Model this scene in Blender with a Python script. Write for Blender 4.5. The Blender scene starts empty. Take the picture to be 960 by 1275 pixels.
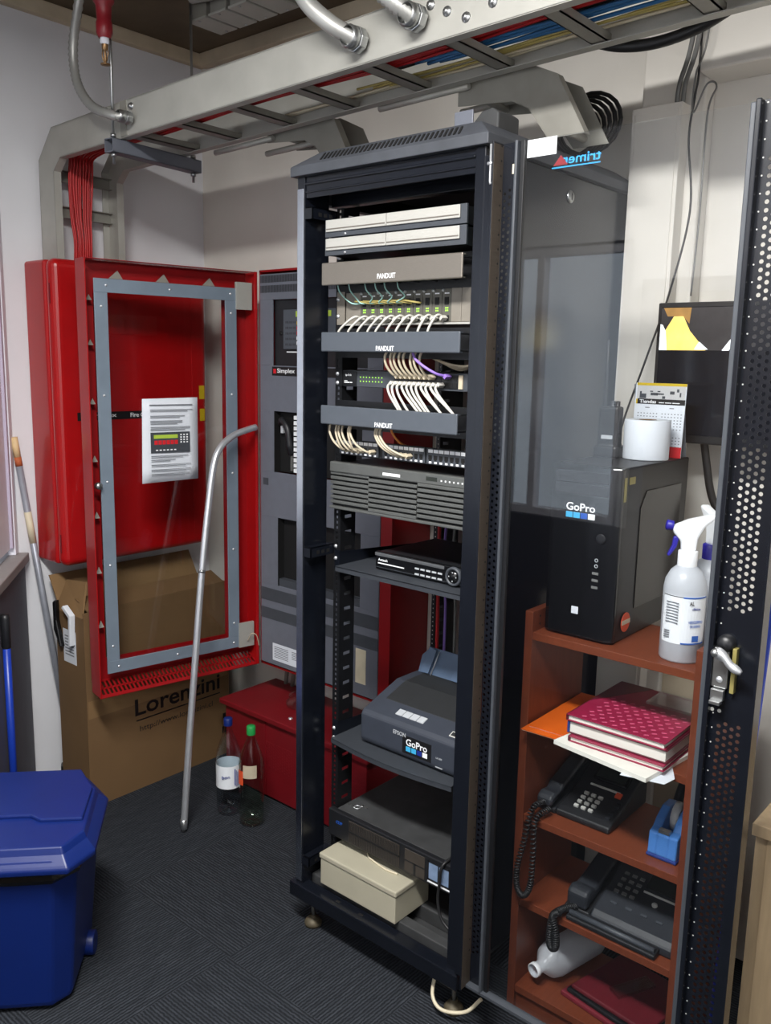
import bpy, bmesh, math, random
from mathutils import Vector, Matrix
random.seed(7)
S = bpy.context.scene
COL = S.collection
PI = math.pi

# ------------------------------------------------------------------ camera
yaw, pitch, roll, FPX = 0.7081, 0.1736, 0.0203, 1077.93
fw = Vector((-math.sin(yaw)*math.cos(pitch), math.cos(yaw)*math.cos(pitch), -math.sin(pitch)))
r0 = Vector((math.cos(yaw), math.sin(yaw), 0)); u0 = r0.cross(fw)
rr = math.cos(roll)*r0 + math.sin(roll)*u0
uu = -math.sin(roll)*r0 + math.cos(roll)*u0
cam = bpy.data.cameras.new('camera'); camo = bpy.data.objects.new('camera', cam); COL.objects.link(camo)
camo.matrix_world = Matrix(((rr.x, uu.x, -fw.x, 1.7554), (rr.y, uu.y, -fw.y, -1.6654), (rr.z, uu.z, -fw.z, 1.7194), (0, 0, 0, 1)))
cam.sensor_fit = 'VERTICAL'; cam.sensor_height = 24.0; cam.lens = FPX/1275*24.0
cam.clip_start = 0.02
S.camera = camo

# ------------------------------------------------------------------ world, lights, exposure
w = bpy.data.worlds.new('world'); S.world = w; w.use_nodes = True
w.node_tree.nodes['Background'].inputs[0].default_value = (0.80, 0.88, 1.0, 1)
w.node_tree.nodes['Background'].inputs[1].default_value = 2.6
S.view_settings.view_transform = 'Standard'
S.view_settings.look = 'None'
S.view_settings.gamma = 1.0
S.view_settings.use_curve_mapping = False
S.view_settings.exposure = 0.08
LAMPS = [((1.0, -1.35), 128.0)]       # fluorescent ceiling fixtures (x, y), watts
for i, ((lx, ly), pw) in enumerate(LAMPS):
    L = bpy.data.lights.new('fluorescent_light', 'AREA'); L.shape = 'RECTANGLE'; L.size = 1.2; L.size_y = 0.28
    L.energy = pw; L.color = (1.0, 0.985, 0.965)
    lo = bpy.data.objects.new('fluorescent_light', L); COL.objects.link(lo); lo.location = (lx, ly, 2.868)

# ------------------------------------------------------------------ helpers
def lin(c):
    return tuple(((v/255)/12.92 if v/255 <= .04045 else (((v/255)+.055)/1.055)**2.4) for v in c)
MATS = {}
def mat(name, rgb, rough=.5, metal=0., var=.06, scale=30., bump=0., spec=.5, coat=0., alpha=1., emit=0., aniso=None):
    if name in MATS: return MATS[name]
    m = bpy.data.materials.new(name); m.use_nodes = True; nt = m.node_tree
    b = nt.nodes['Principled BSDF']; c = lin(rgb)
    tc = nt.nodes.new('ShaderNodeTexCoord'); nz = nt.nodes.new('ShaderNodeTexNoise')
    nz.inputs['Scale'].default_value = scale; nz.inputs['Detail'].default_value = 4
    src = tc.outputs['Object']
    if aniso:
        mp = nt.nodes.new('ShaderNodeMapping'); mp.inputs['Scale'].default_value = aniso
        nt.links.new(src, mp.inputs['Vector']); src = mp.outputs['Vector']
    nt.links.new(src, nz.inputs['Vector'])
    rp = nt.nodes.new('ShaderNodeValToRGB')
    rp.color_ramp.elements[0].position = .3; rp.color_ramp.elements[1].position = .7
    rp.color_ramp.elements[0].color = (*[max(0, v*(1-var)) for v in c], 1)
    rp.color_ramp.elements[1].color = (*[min(1, v*(1+var)) for v in c], 1)
    nt.links.new(nz.outputs['Fac'], rp.inputs['Fac']); nt.links.new(rp.outputs['Color'], b.inputs['Base Color'])
    b.inputs['Roughness'].default_value = rough; b.inputs['Metallic'].default_value = metal
    b.inputs['Specular IOR Level'].default_value = spec; b.inputs['Coat Weight'].default_value = coat
    if bump:
        bp = nt.nodes.new('ShaderNodeBump'); bp.inputs['Strength'].default_value = bump; bp.inputs['Distance'].default_value = .002
        nt.links.new(nz.outputs['Fac'], bp.inputs['Height']); nt.links.new(bp.outputs['Normal'], b.inputs['Normal'])
    if emit:
        nt.links.new(rp.outputs['Color'], b.inputs['Emission Color']); b.inputs['Emission Strength'].default_value = emit
    MATS[name] = m
    return m
def glass_mat(name, tint=(.9, .93, .95), ior=1.5, rough=.0, boost=1.0):
    if name in MATS: return MATS[name]
    m = bpy.data.materials.new(name); m.use_nodes = True; nt = m.node_tree
    nt.nodes.remove(nt.nodes['Principled BSDF']); out = nt.nodes['Material Output']
    tr = nt.nodes.new('ShaderNodeBsdfTransparent'); tr.inputs[0].default_value = (*tint, 1)
    gl = nt.nodes.new('ShaderNodeBsdfGlossy'); gl.inputs['Roughness'].default_value = rough
    fr = nt.nodes.new('ShaderNodeFresnel'); ge = nt.nodes.new('ShaderNodeNewGeometry'); mi = nt.nodes.new('ShaderNodeMix'); mi.inputs[2].default_value = ior; mi.inputs[3].default_value = 1/ior
    nt.links.new(ge.outputs['Backfacing'], mi.inputs[0]); nt.links.new(mi.outputs[0], fr.inputs['IOR'])
    mm = nt.nodes.new('ShaderNodeMath'); mm.operation = 'MULTIPLY'; mm.inputs[1].default_value = boost; mm.use_clamp = True
    nz = nt.nodes.new('ShaderNodeTexNoise'); nz.inputs['Scale'].default_value = 3
    bp = nt.nodes.new('ShaderNodeBump'); bp.inputs['Strength'].default_value = .02; bp.inputs['Distance'].default_value = .001; nt.links.new(nz.outputs['Fac'], bp.inputs['Height'])
    mx = nt.nodes.new('ShaderNodeMixShader')
    nt.links.new(fr.outputs[0], mm.inputs[0]); nt.links.new(mm.outputs[0], mx.inputs[0])
    nt.links.new(tr.outputs[0], mx.inputs[1]); nt.links.new(gl.outputs[0], mx.inputs[2]); nt.links.new(mx.outputs[0], out.inputs[0])
    MATS[name] = m; return m
def milky_mat(name, rgb, trans=.35, rough=.3):
    if name in MATS: return MATS[name]
    m = mat(name, rgb, rough, var=.02); nt = m.node_tree; b = nt.nodes['Principled BSDF']; out = nt.nodes['Material Output']
    tr = nt.nodes.new('ShaderNodeBsdfTranslucent'); tr.inputs[0].default_value = (*lin(rgb), 1)
    tp = nt.nodes.new('ShaderNodeBsdfTransparent'); mx = nt.nodes.new('ShaderNodeMixShader'); mx.inputs[0].default_value = .35
    m2 = nt.nodes.new('ShaderNodeMixShader'); m2.inputs[0].default_value = trans*.5
    nt.links.new(b.outputs[0], mx.inputs[1]); nt.links.new(tr.outputs[0], mx.inputs[2])
    nt.links.new(mx.outputs[0], m2.inputs[1]); nt.links.new(tp.outputs[0], m2.inputs[2]); nt.links.new(m2.outputs[0], out.inputs[0])
    return m

BASE = {}          # object -> world offset of its frame
class MB:
    def __init__(s): s.v = []; s.f = []; s.smooth = []
    def add(s, vs, fs, sm=False):
        n = len(s.v); s.v += [tuple(v) for v in vs]
        for f in fs: s.f.append([i+n for i in f]); s.smooth.append(sm)
        return s
    def box(s, x0, x1, y0, y1, z0, z1):
        v = [(x, y, z) for x in (x0, x1) for y in (y0, y1) for z in (z0, z1)]
        return s.add(v, [(0,1,3,2),(4,6,7,5),(0,4,5,1),(2,3,7,6),(0,2,6,4),(1,5,7,3)])
    def obox(s, c, ex, ey, ez, hx, hy, hz):
        c = Vector(c); ex = Vector(ex).normalized(); ey = Vector(ey).normalized(); ez = Vector(ez).normalized()
        v = [c+ex*hx*a+ey*hy*b+ez*hz*d for a in (-1,1) for b in (-1,1) for d in (-1,1)]
        return s.add(v, [(0,1,3,2),(4,6,7,5),(0,4,5,1),(2,3,7,6),(0,2,6,4),(1,5,7,3)])
    def prism(s, poly, dirv, O=(0,0,0), ex=(1,0,0), ey=(0,0,1)):
        """polygon [(a,b)] in the frame O,ex,ey extruded along dirv"""
        O = Vector(O); ex = Vector(ex); ey = Vector(ey); d = Vector(dirv); n = len(poly)
        a = [O+ex*p[0]+ey*p[1] for p in poly]; b = [q+d for q in a]
        return s.add(a+b, [list(range(n))[::-1], list(range(n, 2*n))]+[(i, (i+1) % n, n+(i+1) % n, n+i) for i in range(n)])
    def bar(s, p0, p1, w, h, up=(0,0,1)):
        p0 = Vector(p0); p1 = Vector(p1); d = (p1-p0); L = d.length; d.normalize()
        sd = d.cross(Vector(up)).normalized(); u = sd.cross(d)
        return s.obox((p0+p1)/2, d, sd, u, L/2, w/2, h/2)
    def tube(s, pts, r, n=8, cap=True):
        P = [Vector(p) for p in pts]; R = r if isinstance(r, (list, tuple)) else [r]*len(P)
        vs = []; t0 = (P[1]-P[0]).normalized()
        a = Vector((0,0,1)) if abs(t0.z) < .9 else Vector((1,0,0))
        u = t0.cross(a).normalized()
        for i, p in enumerate(P):
            t = (P[min(i+1, len(P)-1)]-P[max(i-1, 0)]).normalized()
            u = (u-t*u.dot(t)); u = u.normalized() if u.length > 1e-6 else t.orthogonal().normalized()
            v = t.cross(u)
            vs += [p+(u*math.cos(2*PI*k/n)+v*math.sin(2*PI*k/n))*R[i] for k in range(n)]
        fs = [(i*n+k, i*n+(k+1) % n, (i+1)*n+(k+1) % n, (i+1)*n+k) for i in range(len(P)-1) for k in range(n)]
        s.add(vs, fs, True)
        if cap:
            m = len(s.v)-len(vs)
            s.f.append([m+k for k in range(n)][::-1]); s.smooth.append(False)
            e = m+(len(P)-1)*n; s.f.append([e+k for k in range(n)]); s.smooth.append(False)
        return s
    def cyl(s, p0, p1, r, n=16): return s.tube([p0, p1], r, n)
    def lathe(s, prof, O=(0,0,0), ax=(0,0,1), n=24, smooth=True):
        O = Vector(O); ax = Vector(ax).normalized(); u = ax.orthogonal().normalized(); v = ax.cross(u)
        vs = [O+ax*h+(u*math.cos(2*PI*k/n)+v*math.sin(2*PI*k/n))*max(r, 1e-5) for r, h in prof for k in range(n)]
        fs = [(i*n+k, i*n+(k+1) % n, (i+1)*n+(k+1) % n, (i+1)*n+k) for i in range(len(prof)-1) for k in range(n)]
        return s.add(vs, fs, smooth)
    def perf(s, O, ex, ey, cols, rows, px, py, r, seg=8, stagger=True):
        """sheet with real holes"""
        O = Vector(O); ex = Vector(ex); ey = Vector(ey); q = seg//4
        cs = [(-.5,-.5),(.5,-.5),(.5,.5),(-.5,.5)]
        for i in range(cols):
            off = py/2 if (stagger and i % 2) else 0.
            x0 = i*px
            if stagger:
                for a, b in ((0, off), (rows*py+off, rows*py+py/2)):
                    if b-a > 1e-9:
                        s.add([O+ex*x0+ey*a, O+ex*(x0+px)+ey*a, O+ex*(x0+px)+ey*b, O+ex*x0+ey*b], [(0,1,2,3)])
            for j in range(rows):
                c = O+ex*(x0+px/2)+ey*(off+(j+.5)*py)
                A = [c+ex*a*px+ey*b*py for a, b in cs]
                C = [c+(ex*math.cos(-3*PI/4+2*PI*k/seg)+ey*math.sin(-3*PI/4+2*PI*k/seg))*r for k in range(seg)]
                fs = []
                for t in range(4):
                    fs.append([t, (t+1) % 4]+[4+((t+1)*q-k) % seg for k in range(q+1)])
                s.add(A+C, fs)
        return s
    def rect(s, O, ex, ey, a0, a1, b0, b1, h=.0004):
        """thin printed patch on the plane O,ex,ey (normal ex x ey)"""
        O = Vector(O); ex = Vector(ex); ey = Vector(ey); nn = ex.cross(ey)
        return s.obox(O+ex*(a0+a1)/2+ey*(b0+b1)/2+nn*h/2, ex, ey, nn, abs(a1-a0)/2, abs(b1-b0)/2, h/2)

def spline(pts, k=6):
    P = [Vector(p) for p in pts]; P = [P[0]*2-P[1]]+P+[P[-1]*2-P[-2]]; out = []
    for i in range(1, len(P)-2):
        for j in range(k):
            t = j/k; a, b, c, d = P[i-1:i+3]
            out.append(.5*((2*b)+(c-a)*t+(2*a-5*b+4*c-d)*t*t+(3*b-a-3*c+d)*t**3))
    return out+[P[-2]]

def obj(name, mb, m, parent=None, bevel=0., bseg=2, solid=0., label=None, kind=None):
    off = BASE.get(parent.name, Vector()) if parent else Vector()
    me = bpy.data.meshes.new(name)
    me.from_pydata([(v[0]-off.x, v[1]-off.y, v[2]-off.z) for v in mb.v], [], mb.f)
    me.polygons.foreach_set('use_smooth', mb.smooth)
    bm = bmesh.new(); bm.from_mesh(me); bmesh.ops.recalc_face_normals(bm, faces=bm.faces); bm.to_mesh(me); bm.free()
    me.materials.append(m if not isinstance(m, str) else MATS[m])
    o = bpy.data.objects.new(name, me); COL.objects.link(o)
    if parent: o.parent = parent; BASE[o.name] = off
    else: BASE[o.name] = Vector()
    if solid:
        md = o.modifiers.new('solid', 'SOLIDIFY'); md.thickness = solid; md.offset = 0
    if bevel:
        md = o.modifiers.new('bevel', 'BEVEL'); md.width = bevel; md.segments = bseg; md.limit_method = 'ANGLE'; md.angle_limit = math.radians(35)
    if label: o['label'] = label
    if kind: o['kind'] = kind
    return o
def thing(name, label, cat, loc=(0,0,0), group=None):
    o = bpy.data.objects.new(name, None); COL.objects.link(o); o.location = loc; o.empty_display_size = .05
    BASE[o.name] = Vector(loc); o['label'] = label; o['category'] = cat
    if group: o['group'] = group
    return o
def tag(o, label, cat, group=None):
    o['label'] = label; o['category'] = cat
    if group: o['group'] = group
    return o
def struct(o): o['kind'] = 'structure'; return o
def dup(o, parent=None, dloc=None):
    c = o.copy(); COL.objects.link(c); BASE[c.name] = BASE.get(o.name, Vector())
    if parent: c.parent = parent
    for ch in list(o.children): dup(ch, c)
    return c
def local_part(name, me, m, parent, M):
    o = bpy.data.objects.new(name, me); COL.objects.link(o); o.parent = parent
    off = BASE.get(parent.name, Vector()); MM = M.copy(); MM.translation = M.translation-off; o.matrix_local = MM
    BASE[o.name] = off
    return o
# text: all strings are turned into meshes once, before the scene grows
STRINGS = ['PANDUIT', 'Simplex', 'Fire Control', 'GoPro', 'EPSON', 'Lorenzini', 'http://www.lorenzini.cl', 'Tiendas', 'AL',
           'HIPOCLORITO', 'DE SODIO', 'tp-link', 'Avtech', 'trimer', 'LX-350', 'CDP', 'bon', 'clínica']
TXT = {}
for t in STRINGS:
    cu = bpy.data.curves.new('t', 'FONT'); cu.body = t; cu.align_x = 'CENTER'; cu.align_y = 'CENTER'; cu.size = 1; cu.extrude = .004; cu.resolution_u = 3; cu.offset = .016 if not t.startswith('http') else 0
    o = bpy.data.objects.new('t', cu); COL.objects.link(o); TXT[t] = o
dg = bpy.context.evaluated_depsgraph_get()
for t, o in list(TXT.items()):
    me = bpy.data.meshes.new_from_object(o.evaluated_get(dg)); cu = o.data
    TXT[t] = ([tuple(v.co) for v in me.vertices], [list(f.vertices) for f in me.polygons])
    bpy.data.objects.remove(o); bpy.data.curves.remove(cu); bpy.data.meshes.remove(me)
def text(body, O, ex, ey, width, height, m, parent, name='lettering', mirror=False):
    vs, fs = TXT[body]; xs = [v[0] for v in vs]; ys = [v[1] for v in vs]
    cx = (min(xs)+max(xs))/2; cy = (min(ys)+max(ys))/2; sx = width/(max(xs)-min(xs)); sy = height/(max(ys)-min(ys))
    O = Vector(O); ex = Vector(ex).normalized(); ey = Vector(ey).normalized(); nn = ex.cross(ey)
    mb = MB(); mb.add([O+ex*(v[0]-cx)*sx*(-1 if mirror else 1)+ey*(v[1]-cy)*sy+nn*(v[2]*.03+.0004) for v in vs], fs)
    return obj(name, mb, m, parent)
XP, YP, ZP = Vector((1,0,0)), Vector((0,1,0)), Vector((0,0,1))

# ------------------------------------------------------------------ materials
mat('wall_white', (220, 221, 225), .85, var=.035, scale=3., bump=.05)
mat('wall_cream', (219, 215, 207), .8, var=.04, scale=4., bump=.05)
mat('trim_beige', (196, 182, 158), .75, var=.1, scale=9.)
mat('ceiling_brown', (96, 82, 62), .8, var=.25, scale=5., bump=.2)
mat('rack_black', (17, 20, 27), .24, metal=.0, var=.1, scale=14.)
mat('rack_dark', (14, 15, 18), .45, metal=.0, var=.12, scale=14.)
mat('dusty_black', (52, 53, 54), .65, var=.25, scale=18.)
mat('black_plastic', (26, 27, 30), .42, var=.1)
mat('black_gloss', (14, 15, 17), .18, var=.06)
mat('pure_black', (7, 7, 8), .7, var=.1)
mat('charcoal', (62, 66, 72), .5, var=.06)
mat('grey_panel', (104, 108, 118), .5, metal=.1, var=.04)
mat('grey_frame', (128, 142, 156), .45, metal=.35, var=.06, scale=12.)
mat('galvanised', (172, 171, 164), .45, metal=.25, var=.08, scale=8.)
mat('galvanised_dull', (142, 140, 132), .55, metal=.25, var=.12, scale=9.)
mat('chrome', (215, 218, 222), .36, metal=.75, var=.04)
mat('steel', (170, 172, 172), .3, metal=.9, var=.06)
mat('red_paint', (164, 12, 16), .32, var=.05, scale=10., coat=.25)
mat('red_inner', (138, 8, 14), .4, var=.06, scale=10.)
mat('red_dark', (112, 12, 22), .45, var=.08, scale=10.)
mat('cover_grey', (84, 90, 98), .45, metal=.25, var=.04)
mat('cover_bronze', (128, 122, 114), .38, metal=.55, var=.06, aniso=(3, 3, 60))
mat('silver_door', (176, 175, 169), .3, metal=.1, var=.04, aniso=(3, 3, 60))
mat('chassis_beige', (134, 128, 118), .5, metal=.25, var=.05)
mat('chassis_module', (92, 90, 82), .5, metal=.2, var=.06)
mat('slat_grey', (96, 98, 96), .42, metal=.35, var=.06)
mat('white_print', (236, 238, 240), .5, var=.01)
mat('black_print', (16, 16, 18), .5, var=.02)
mat('grey_print', (120, 124, 130), .6, var=.03)
mat('red_print', (200, 30, 40), .5, var=.03)
mat('cable_white', (196, 194, 186), .45, var=.04)
mat('shelf_grey', (58, 62, 68), .5, metal=.2, var=.06)
mat('cable_beige', (190, 178, 154), .5, var=.05)
mat('cable_aqua', (160, 206, 196), .45, var=.04)
mat('cable_yellow', (180, 164, 96), .5, var=.05)
mat('cable_red', (176, 26, 30), .45, var=.08)
mat('cable_blue', (44, 104, 156), .45, var=.08)
mat('cable_purple', (138, 108, 190), .45, var=.05)
mat('cable_orange', (196, 120, 60), .45, var=.05)
mat('cable_black', (24, 24, 26), .5, var=.05)
mat('cable_grey', (112, 112, 110), .5, var=.05)
mat('paper', (212, 217, 224), .7, var=.015)
mat('carton', (108, 82, 52), .8, var=.07, scale=6., bump=.05)
mat('carton_inner', (124, 96, 62), .8, var=.07, scale=6.)
mat('bin_blue', (7, 32, 98), .42, var=.05, scale=10., bump=.05)
mat('bag_black', (12, 12, 13), .25, var=.1, bump=.4, scale=40.)
mat('broom_grey', (150, 154, 164), .4, metal=.3, var=.05)
mat('wood_tip', (214, 186, 140), .6, var=.1)
mat('rust', (176, 92, 52), .7, var=.15)
mat('bristle_green', (30, 92, 74), .7, var=.1)
mat('handle_blue', (24, 56, 160), .35, var=.04)
mat('frosted', (232, 234, 240), .4, var=.02)
mat('door_wood', (92, 78, 66), .5, var=.1)
mat('cherry', (102, 49, 29), .45, var=.12, scale=8., aniso=(2, 14, 2))
mat('roof_paint', (62, 65, 71), .6, var=.2, scale=12.)
mat('cherry_edge', (108, 53, 32), .4, var=.08, scale=8., aniso=(14, 2, 2))
mat('oak', (172, 150, 118), .5, var=.09, scale=6., aniso=(12, 12, 1.2))
mat('orange_folder', (210, 92, 16), .5, var=.03)
mat('cover_maroon', (84, 22, 36), .3, var=.06)
mat('cover_pink', (142, 28, 62), .38, var=.06)
mat('page', (228, 226, 216), .8, var=.05, aniso=(1, 1, 120))
mat('book_blue', (28, 52, 120), .5, var=.05)
mat('tape_blue', (70, 122, 190), .35, var=.04)
mat('phone_black', (24, 25, 28), .45, var=.1)
mat('phone_grey', (37, 40, 46), .5, var=.08)
mat('key_white', (196, 196, 190), .5, var=.05)
mat('lcd', (40, 44, 40), .2, var=.08)
mat('orange_key', (214, 78, 40), .5, var=.03)
milky_mat('milky', (226, 230, 236), .3)
mat('spray_white', (236, 238, 240), .4, var=.02)
mat('spray_blue', (40, 34, 150), .4, var=.04)
mat('label_white', (232, 236, 240), .5, var=.01)
mat('label_blue', (48, 96, 176), .5, var=.03)
mat('gopro_cyan', (62, 170, 218), .5, var=.02)
mat('gopro_blue', (32, 86, 180), .5, var=.02)
mat('gopro_deep', (24, 44, 130), .5, var=.02)
mat('sticker_orange', (224, 84, 44), .5, var=.03)
mat('gold_label', (150, 140, 84), .4, metal=.3, var=.05)
mat('sticker_yellow', (196, 168, 24), .5, var=.05)
mat('led_green', (150, 220, 70), .5, var=.02, emit=.6)
mat('beige_box', (166, 161, 142), .55, var=.05, scale=10.)
mat('printer_grey', (50, 55, 65), .55, var=.06)
mat('printer_lid', (34, 36, 38), .6, var=.1)
mat('printer_tray', (84, 104, 130), .45, var=.05)
mat('button_grey', (176, 180, 184), .45, var=.04)
mat('ups_face', (58, 52, 46), .6, var=.12)
mat('dado_grey', (84, 84, 96), .6, var=.05)
mat('sill_grey', (140, 134, 132), .5, var=.05)
mat('frame_white', (222, 222, 230), .5, var=.02)
mat('frame_lilac', (186, 176, 196), .5, var=.02)
mat('pipe_red', (132, 26, 36), .4, var=.1)
mat('foot_dull', (92, 84, 66), .6, metal=.3, var=.2)
mat('display_blue', (118, 138, 166), .25, var=.12, scale=60)
mat('brass', (158, 124, 88), .4, metal=.8, var=.1)
mat('conduit', (168, 168, 164), .4, metal=.5, var=.05)
mat('lcd_green', (170, 196, 70), .4, var=.03)
mat('screen_black', (20, 24, 32), .12, var=.04)
mat('scr_yellow', (250, 216, 110), .5, var=.12, scale=30, emit=.9)
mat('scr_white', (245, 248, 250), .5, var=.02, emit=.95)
mat('scr_dark', (46, 44, 46), .4, var=.2, emit=.5)
mat('scr_brown', (150, 112, 60), .4, var=.2, emit=.7)
mat('scr_blue', (40, 84, 190), .4, var=.1, emit=.8)
mat('lamp_diffuser', (255, 250, 240), .5, var=.0, emit=6.)
mat('blue_text', (40, 150, 214), .4, var=.02)
mat('clear_film', (190, 190, 190), .3, var=.05)
mat('brown_reflection', (86, 77, 68), .4, metal=.4, var=.1, aniso=(1, 1, 20))  # brown reflection on the black door lip, held in the base colour
mat('post_light', (196, 202, 212), .25, metal=1., var=.05)
mat('cord_cream', (206, 196, 170), .5, var=.05)
glass_mat('door_glass', (.965, .975, .98), 1.5, 0, 1.0)
glass_mat('panel_glass', (.97, .98, .98), 1.5, 0, 1.0)
glass_mat('pet', (.86, .9, .92), 1.5, .03, 1.6)
glass_mat('pet_green', (.80, .86, .78), 1.5, .03, 1.6)
glass_mat('film', (.9, .9, .9), 1.5, .1, 1.6)
# carpet tile: fine ribs along the tile's own y axis, so quarter-turned tiles alternate
m = mat('carpet', (40, 43, 48), .95, var=.2, scale=160.); nt = m.node_tree; b = nt.nodes['Principled BSDF']
wv = nt.nodes.new('ShaderNodeTexWave'); wv.inputs['Scale'].default_value = 32; wv.inputs['Distortion'].default_value = 2.2; wv.inputs['Detail'].default_value = 2
wv.inputs['Detail Scale'].default_value = 3
tc = nt.nodes['Texture Coordinate']; nt.links.new(tc.outputs['Object'], wv.inputs['Vector'])
nz2 = nt.nodes.new('ShaderNodeTexNoise'); nz2.inputs['Scale'].default_value = 6; mp2 = nt.nodes.new('ShaderNodeMapping'); mp2.inputs['Scale'].default_value = (14, 2, 1)
nt.links.new(tc.outputs['Object'], mp2.inputs['Vector']); nt.links.new(mp2.outputs['Vector'], nz2.inputs['Vector'])
mu = nt.nodes.new('ShaderNodeMath'); mu.operation = 'MULTIPLY'; nt.links.new(wv.outputs['Fac'], mu.inputs[0]); nt.links.new(nz2.outputs['Fac'], mu.inputs[1])
rp = nt.nodes.new('ShaderNodeValToRGB'); rp.color_ramp.elements[0].color = (*lin((30, 32, 36)), 1); rp.color_ramp.elements[1].color = (*lin((64, 68, 74)), 1); rp.color_ramp.elements[1].position = .75
nt.links.new(mu.outputs[0], rp.inputs['Fac']); nt.links.new(rp.outputs['Color'], b.inputs['Base Color'])
bp = nt.nodes.new('ShaderNodeBump'); bp.inputs['Strength'].default_value = .5; bp.inputs['Distance'].default_value = .003
nt.links.new(wv.outputs['Fac'], bp.inputs['Height']); nt.links.new(bp.outputs['Normal'], b.inputs['Normal'])
b.inputs['Specular IOR Level'].default_value = .1

# ================================================================== THE ROOM
XL, YB, ZC = -1.40, 0.77, 2.955
fl = struct(obj('floor', MB().box(-1.5, 3.1, -3.4, .87, -.06, -.008), 'carpet'))
tile = MB().box(-.2498, .2498, -.2498, .2498, -.008, 0)
t0 = obj('carpet_tile', tile, 'carpet', fl); k = 0
for i in range(10):
    for j in range(9):
        t = t0 if k == 0 else t0.copy()
        if k: COL.objects.link(t)
        k += 1
        t.location = (-1.42+.25+.5*i-.12, .77-.25-.5*j, 0); t.rotation_euler = (0, 0, PI/2*((i+j) % 2)+PI*random.randint(0, 1))
struct(obj('wall_left', MB().box(XL-.1, XL, -3.4, .87, 0, ZC), 'wall_white'))
struct(obj('wall_back', MB().box(XL, 3.1, YB, .87, 0, ZC), 'wall_cream'))
struct(obj('wall_right', MB().box(3.0, 3.1, -2.3, YB, 0, ZC), 'wall_white'))
YF = -2.30
wf = struct(obj('wall_front', MB().box(XL, 3.1, YF-.1, YF, 2.30, ZC).box(XL, -1.12, YF-.1, YF, .93, 2.30).box(-.12, 3.1, YF-.1, YF, .93, 2.30), 'wall_white'))
struct(obj('wall_dado', MB().box(XL, 3.1, YF-.1, YF+.012, 0, .93), 'dado_grey'))
w2 = bpy.data.objects.new('window_2', None); COL.objects.link(w2); w2.location = (-.62, YF-.05, .93); BASE[w2.name] = Vector(w2.location); w2['kind'] = 'structure'
for x0, x1, z0, z1 in ((-1.12, -1.07, .93, 2.30), (-.17, -.12, .93, 2.30), (-.645, -.605, .97, 2.25), (-1.07, -.17, .93, .97), (-1.07, -.17, 2.25, 2.30)): obj('window_frame', MB().box(x0, x1, YF-.08, YF-.02, z0, z1), 'frame_white', w2, bevel=.003)
for x0, x1 in ((-1.07, -.645), (-.605, -.17)): obj('pane', MB().box(x0, x1, YF-.052, YF-.048, .97, 2.25), 'panel_glass', w2)
d1 = bpy.data.objects.new('door_1', None); COL.objects.link(d1); d1.location = (.5, YF, 0); BASE[d1.name] = Vector(d1.location); d1['kind'] = 'structure'
obj('door_leaf', MB().box(.02, .92, YF+.012, YF+.04, .01, 2.05), 'door_wood', d1, bevel=.004)
obj('door_frame', MB().box(-.04, .02, YF, YF+.05, 0, 2.11).box(.92, .98, YF, YF+.05, 0, 2.11).box(-.04, .98, YF, YF+.05, 2.05, 2.11), 'dado_grey', d1, bevel=.003)
obj('door_handle', MB().tube([(.86, YF+.04, 1.02), (.86, YF+.085, 1.02), (.75, YF+.085, 1.02)], .009, 10), 'steel', d1)
ce = struct(obj('ceiling', MB().box(XL-.1, 3.1, -3.4, .87, ZC, ZC+.1), 'ceiling_brown'))
struct(obj('trim_1', MB().box(XL, XL+.035, YF, YB, 2.905, ZC), 'trim_beige', bevel=.004))
struct(obj('trim_2', MB().box(XL+.035, 3.0, YB-.035, YB, 2.90, ZC), 'trim_beige', bevel=.004))
# stepped masonry at the right end of the back wall
wp = struct(obj('wall_pillar', MB().box(.622, .80, .705, YB, 0, ZC), 'wall_cream', bevel=.006))
struct(obj('trim_beam', MB().box(.80, 3.0, .64, YB, 2.46, ZC), 'wall_cream', bevel=.006))
struct(obj('wall_dado', MB().box(XL, XL+.012, YF+.012, -.45, 0, .93), 'dado_grey'))
# window leaf on the left, standing at an angle to the wall
e = Vector((.794, -.607, 0)).normalized(); nn = Vector((.607, .794, 0)).normalized(); O = Vector((XL+.005, -.126, 0))
win = bpy.data.objects.new('window_1', None); COL.objects.link(win); win.location = O; BASE[win.name] = O.copy(); win['kind'] = 'structure'
def wb(t0, t1, d0, d1, z0, z1): 
    c = O+e*(t0+t1)/2+nn*(d0+d1)/2+ZP*(z0+z1)/2
    return MB().obox(c, e, nn, ZP, (t1-t0)/2, (d1-d0)/2, (z1-z0)/2)
obj('window_frame', wb(.0, .05, -.03, -.002, .97, 2.9), 'frame_white', win, bevel=.003)
obj('window_frame', wb(.05, .075, -.03, -.006, 1.0, 2.9), 'frame_lilac', win, bevel=.003)
obj('window_frame', wb(.60, .65, -.03, -.002, .97, 2.9), 'frame_white', win, bevel=.003)
obj('window_frame', wb(.05, .60, -.03, -.002, 2.85, 2.9), 'frame_white', win, bevel=.003)
obj('pane', wb(.075, .60, -.022, -.016, 1.0, 2.85), 'frosted', win)
obj('window_sill', wb(.0, .65, -.03, .035, .935, .97), 'sill_grey', win, bevel=.004)
obj('lower_panel', wb(.0, .65, -.03, .018, .0, .935), 'dado_grey', win, bevel=.003)

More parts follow.
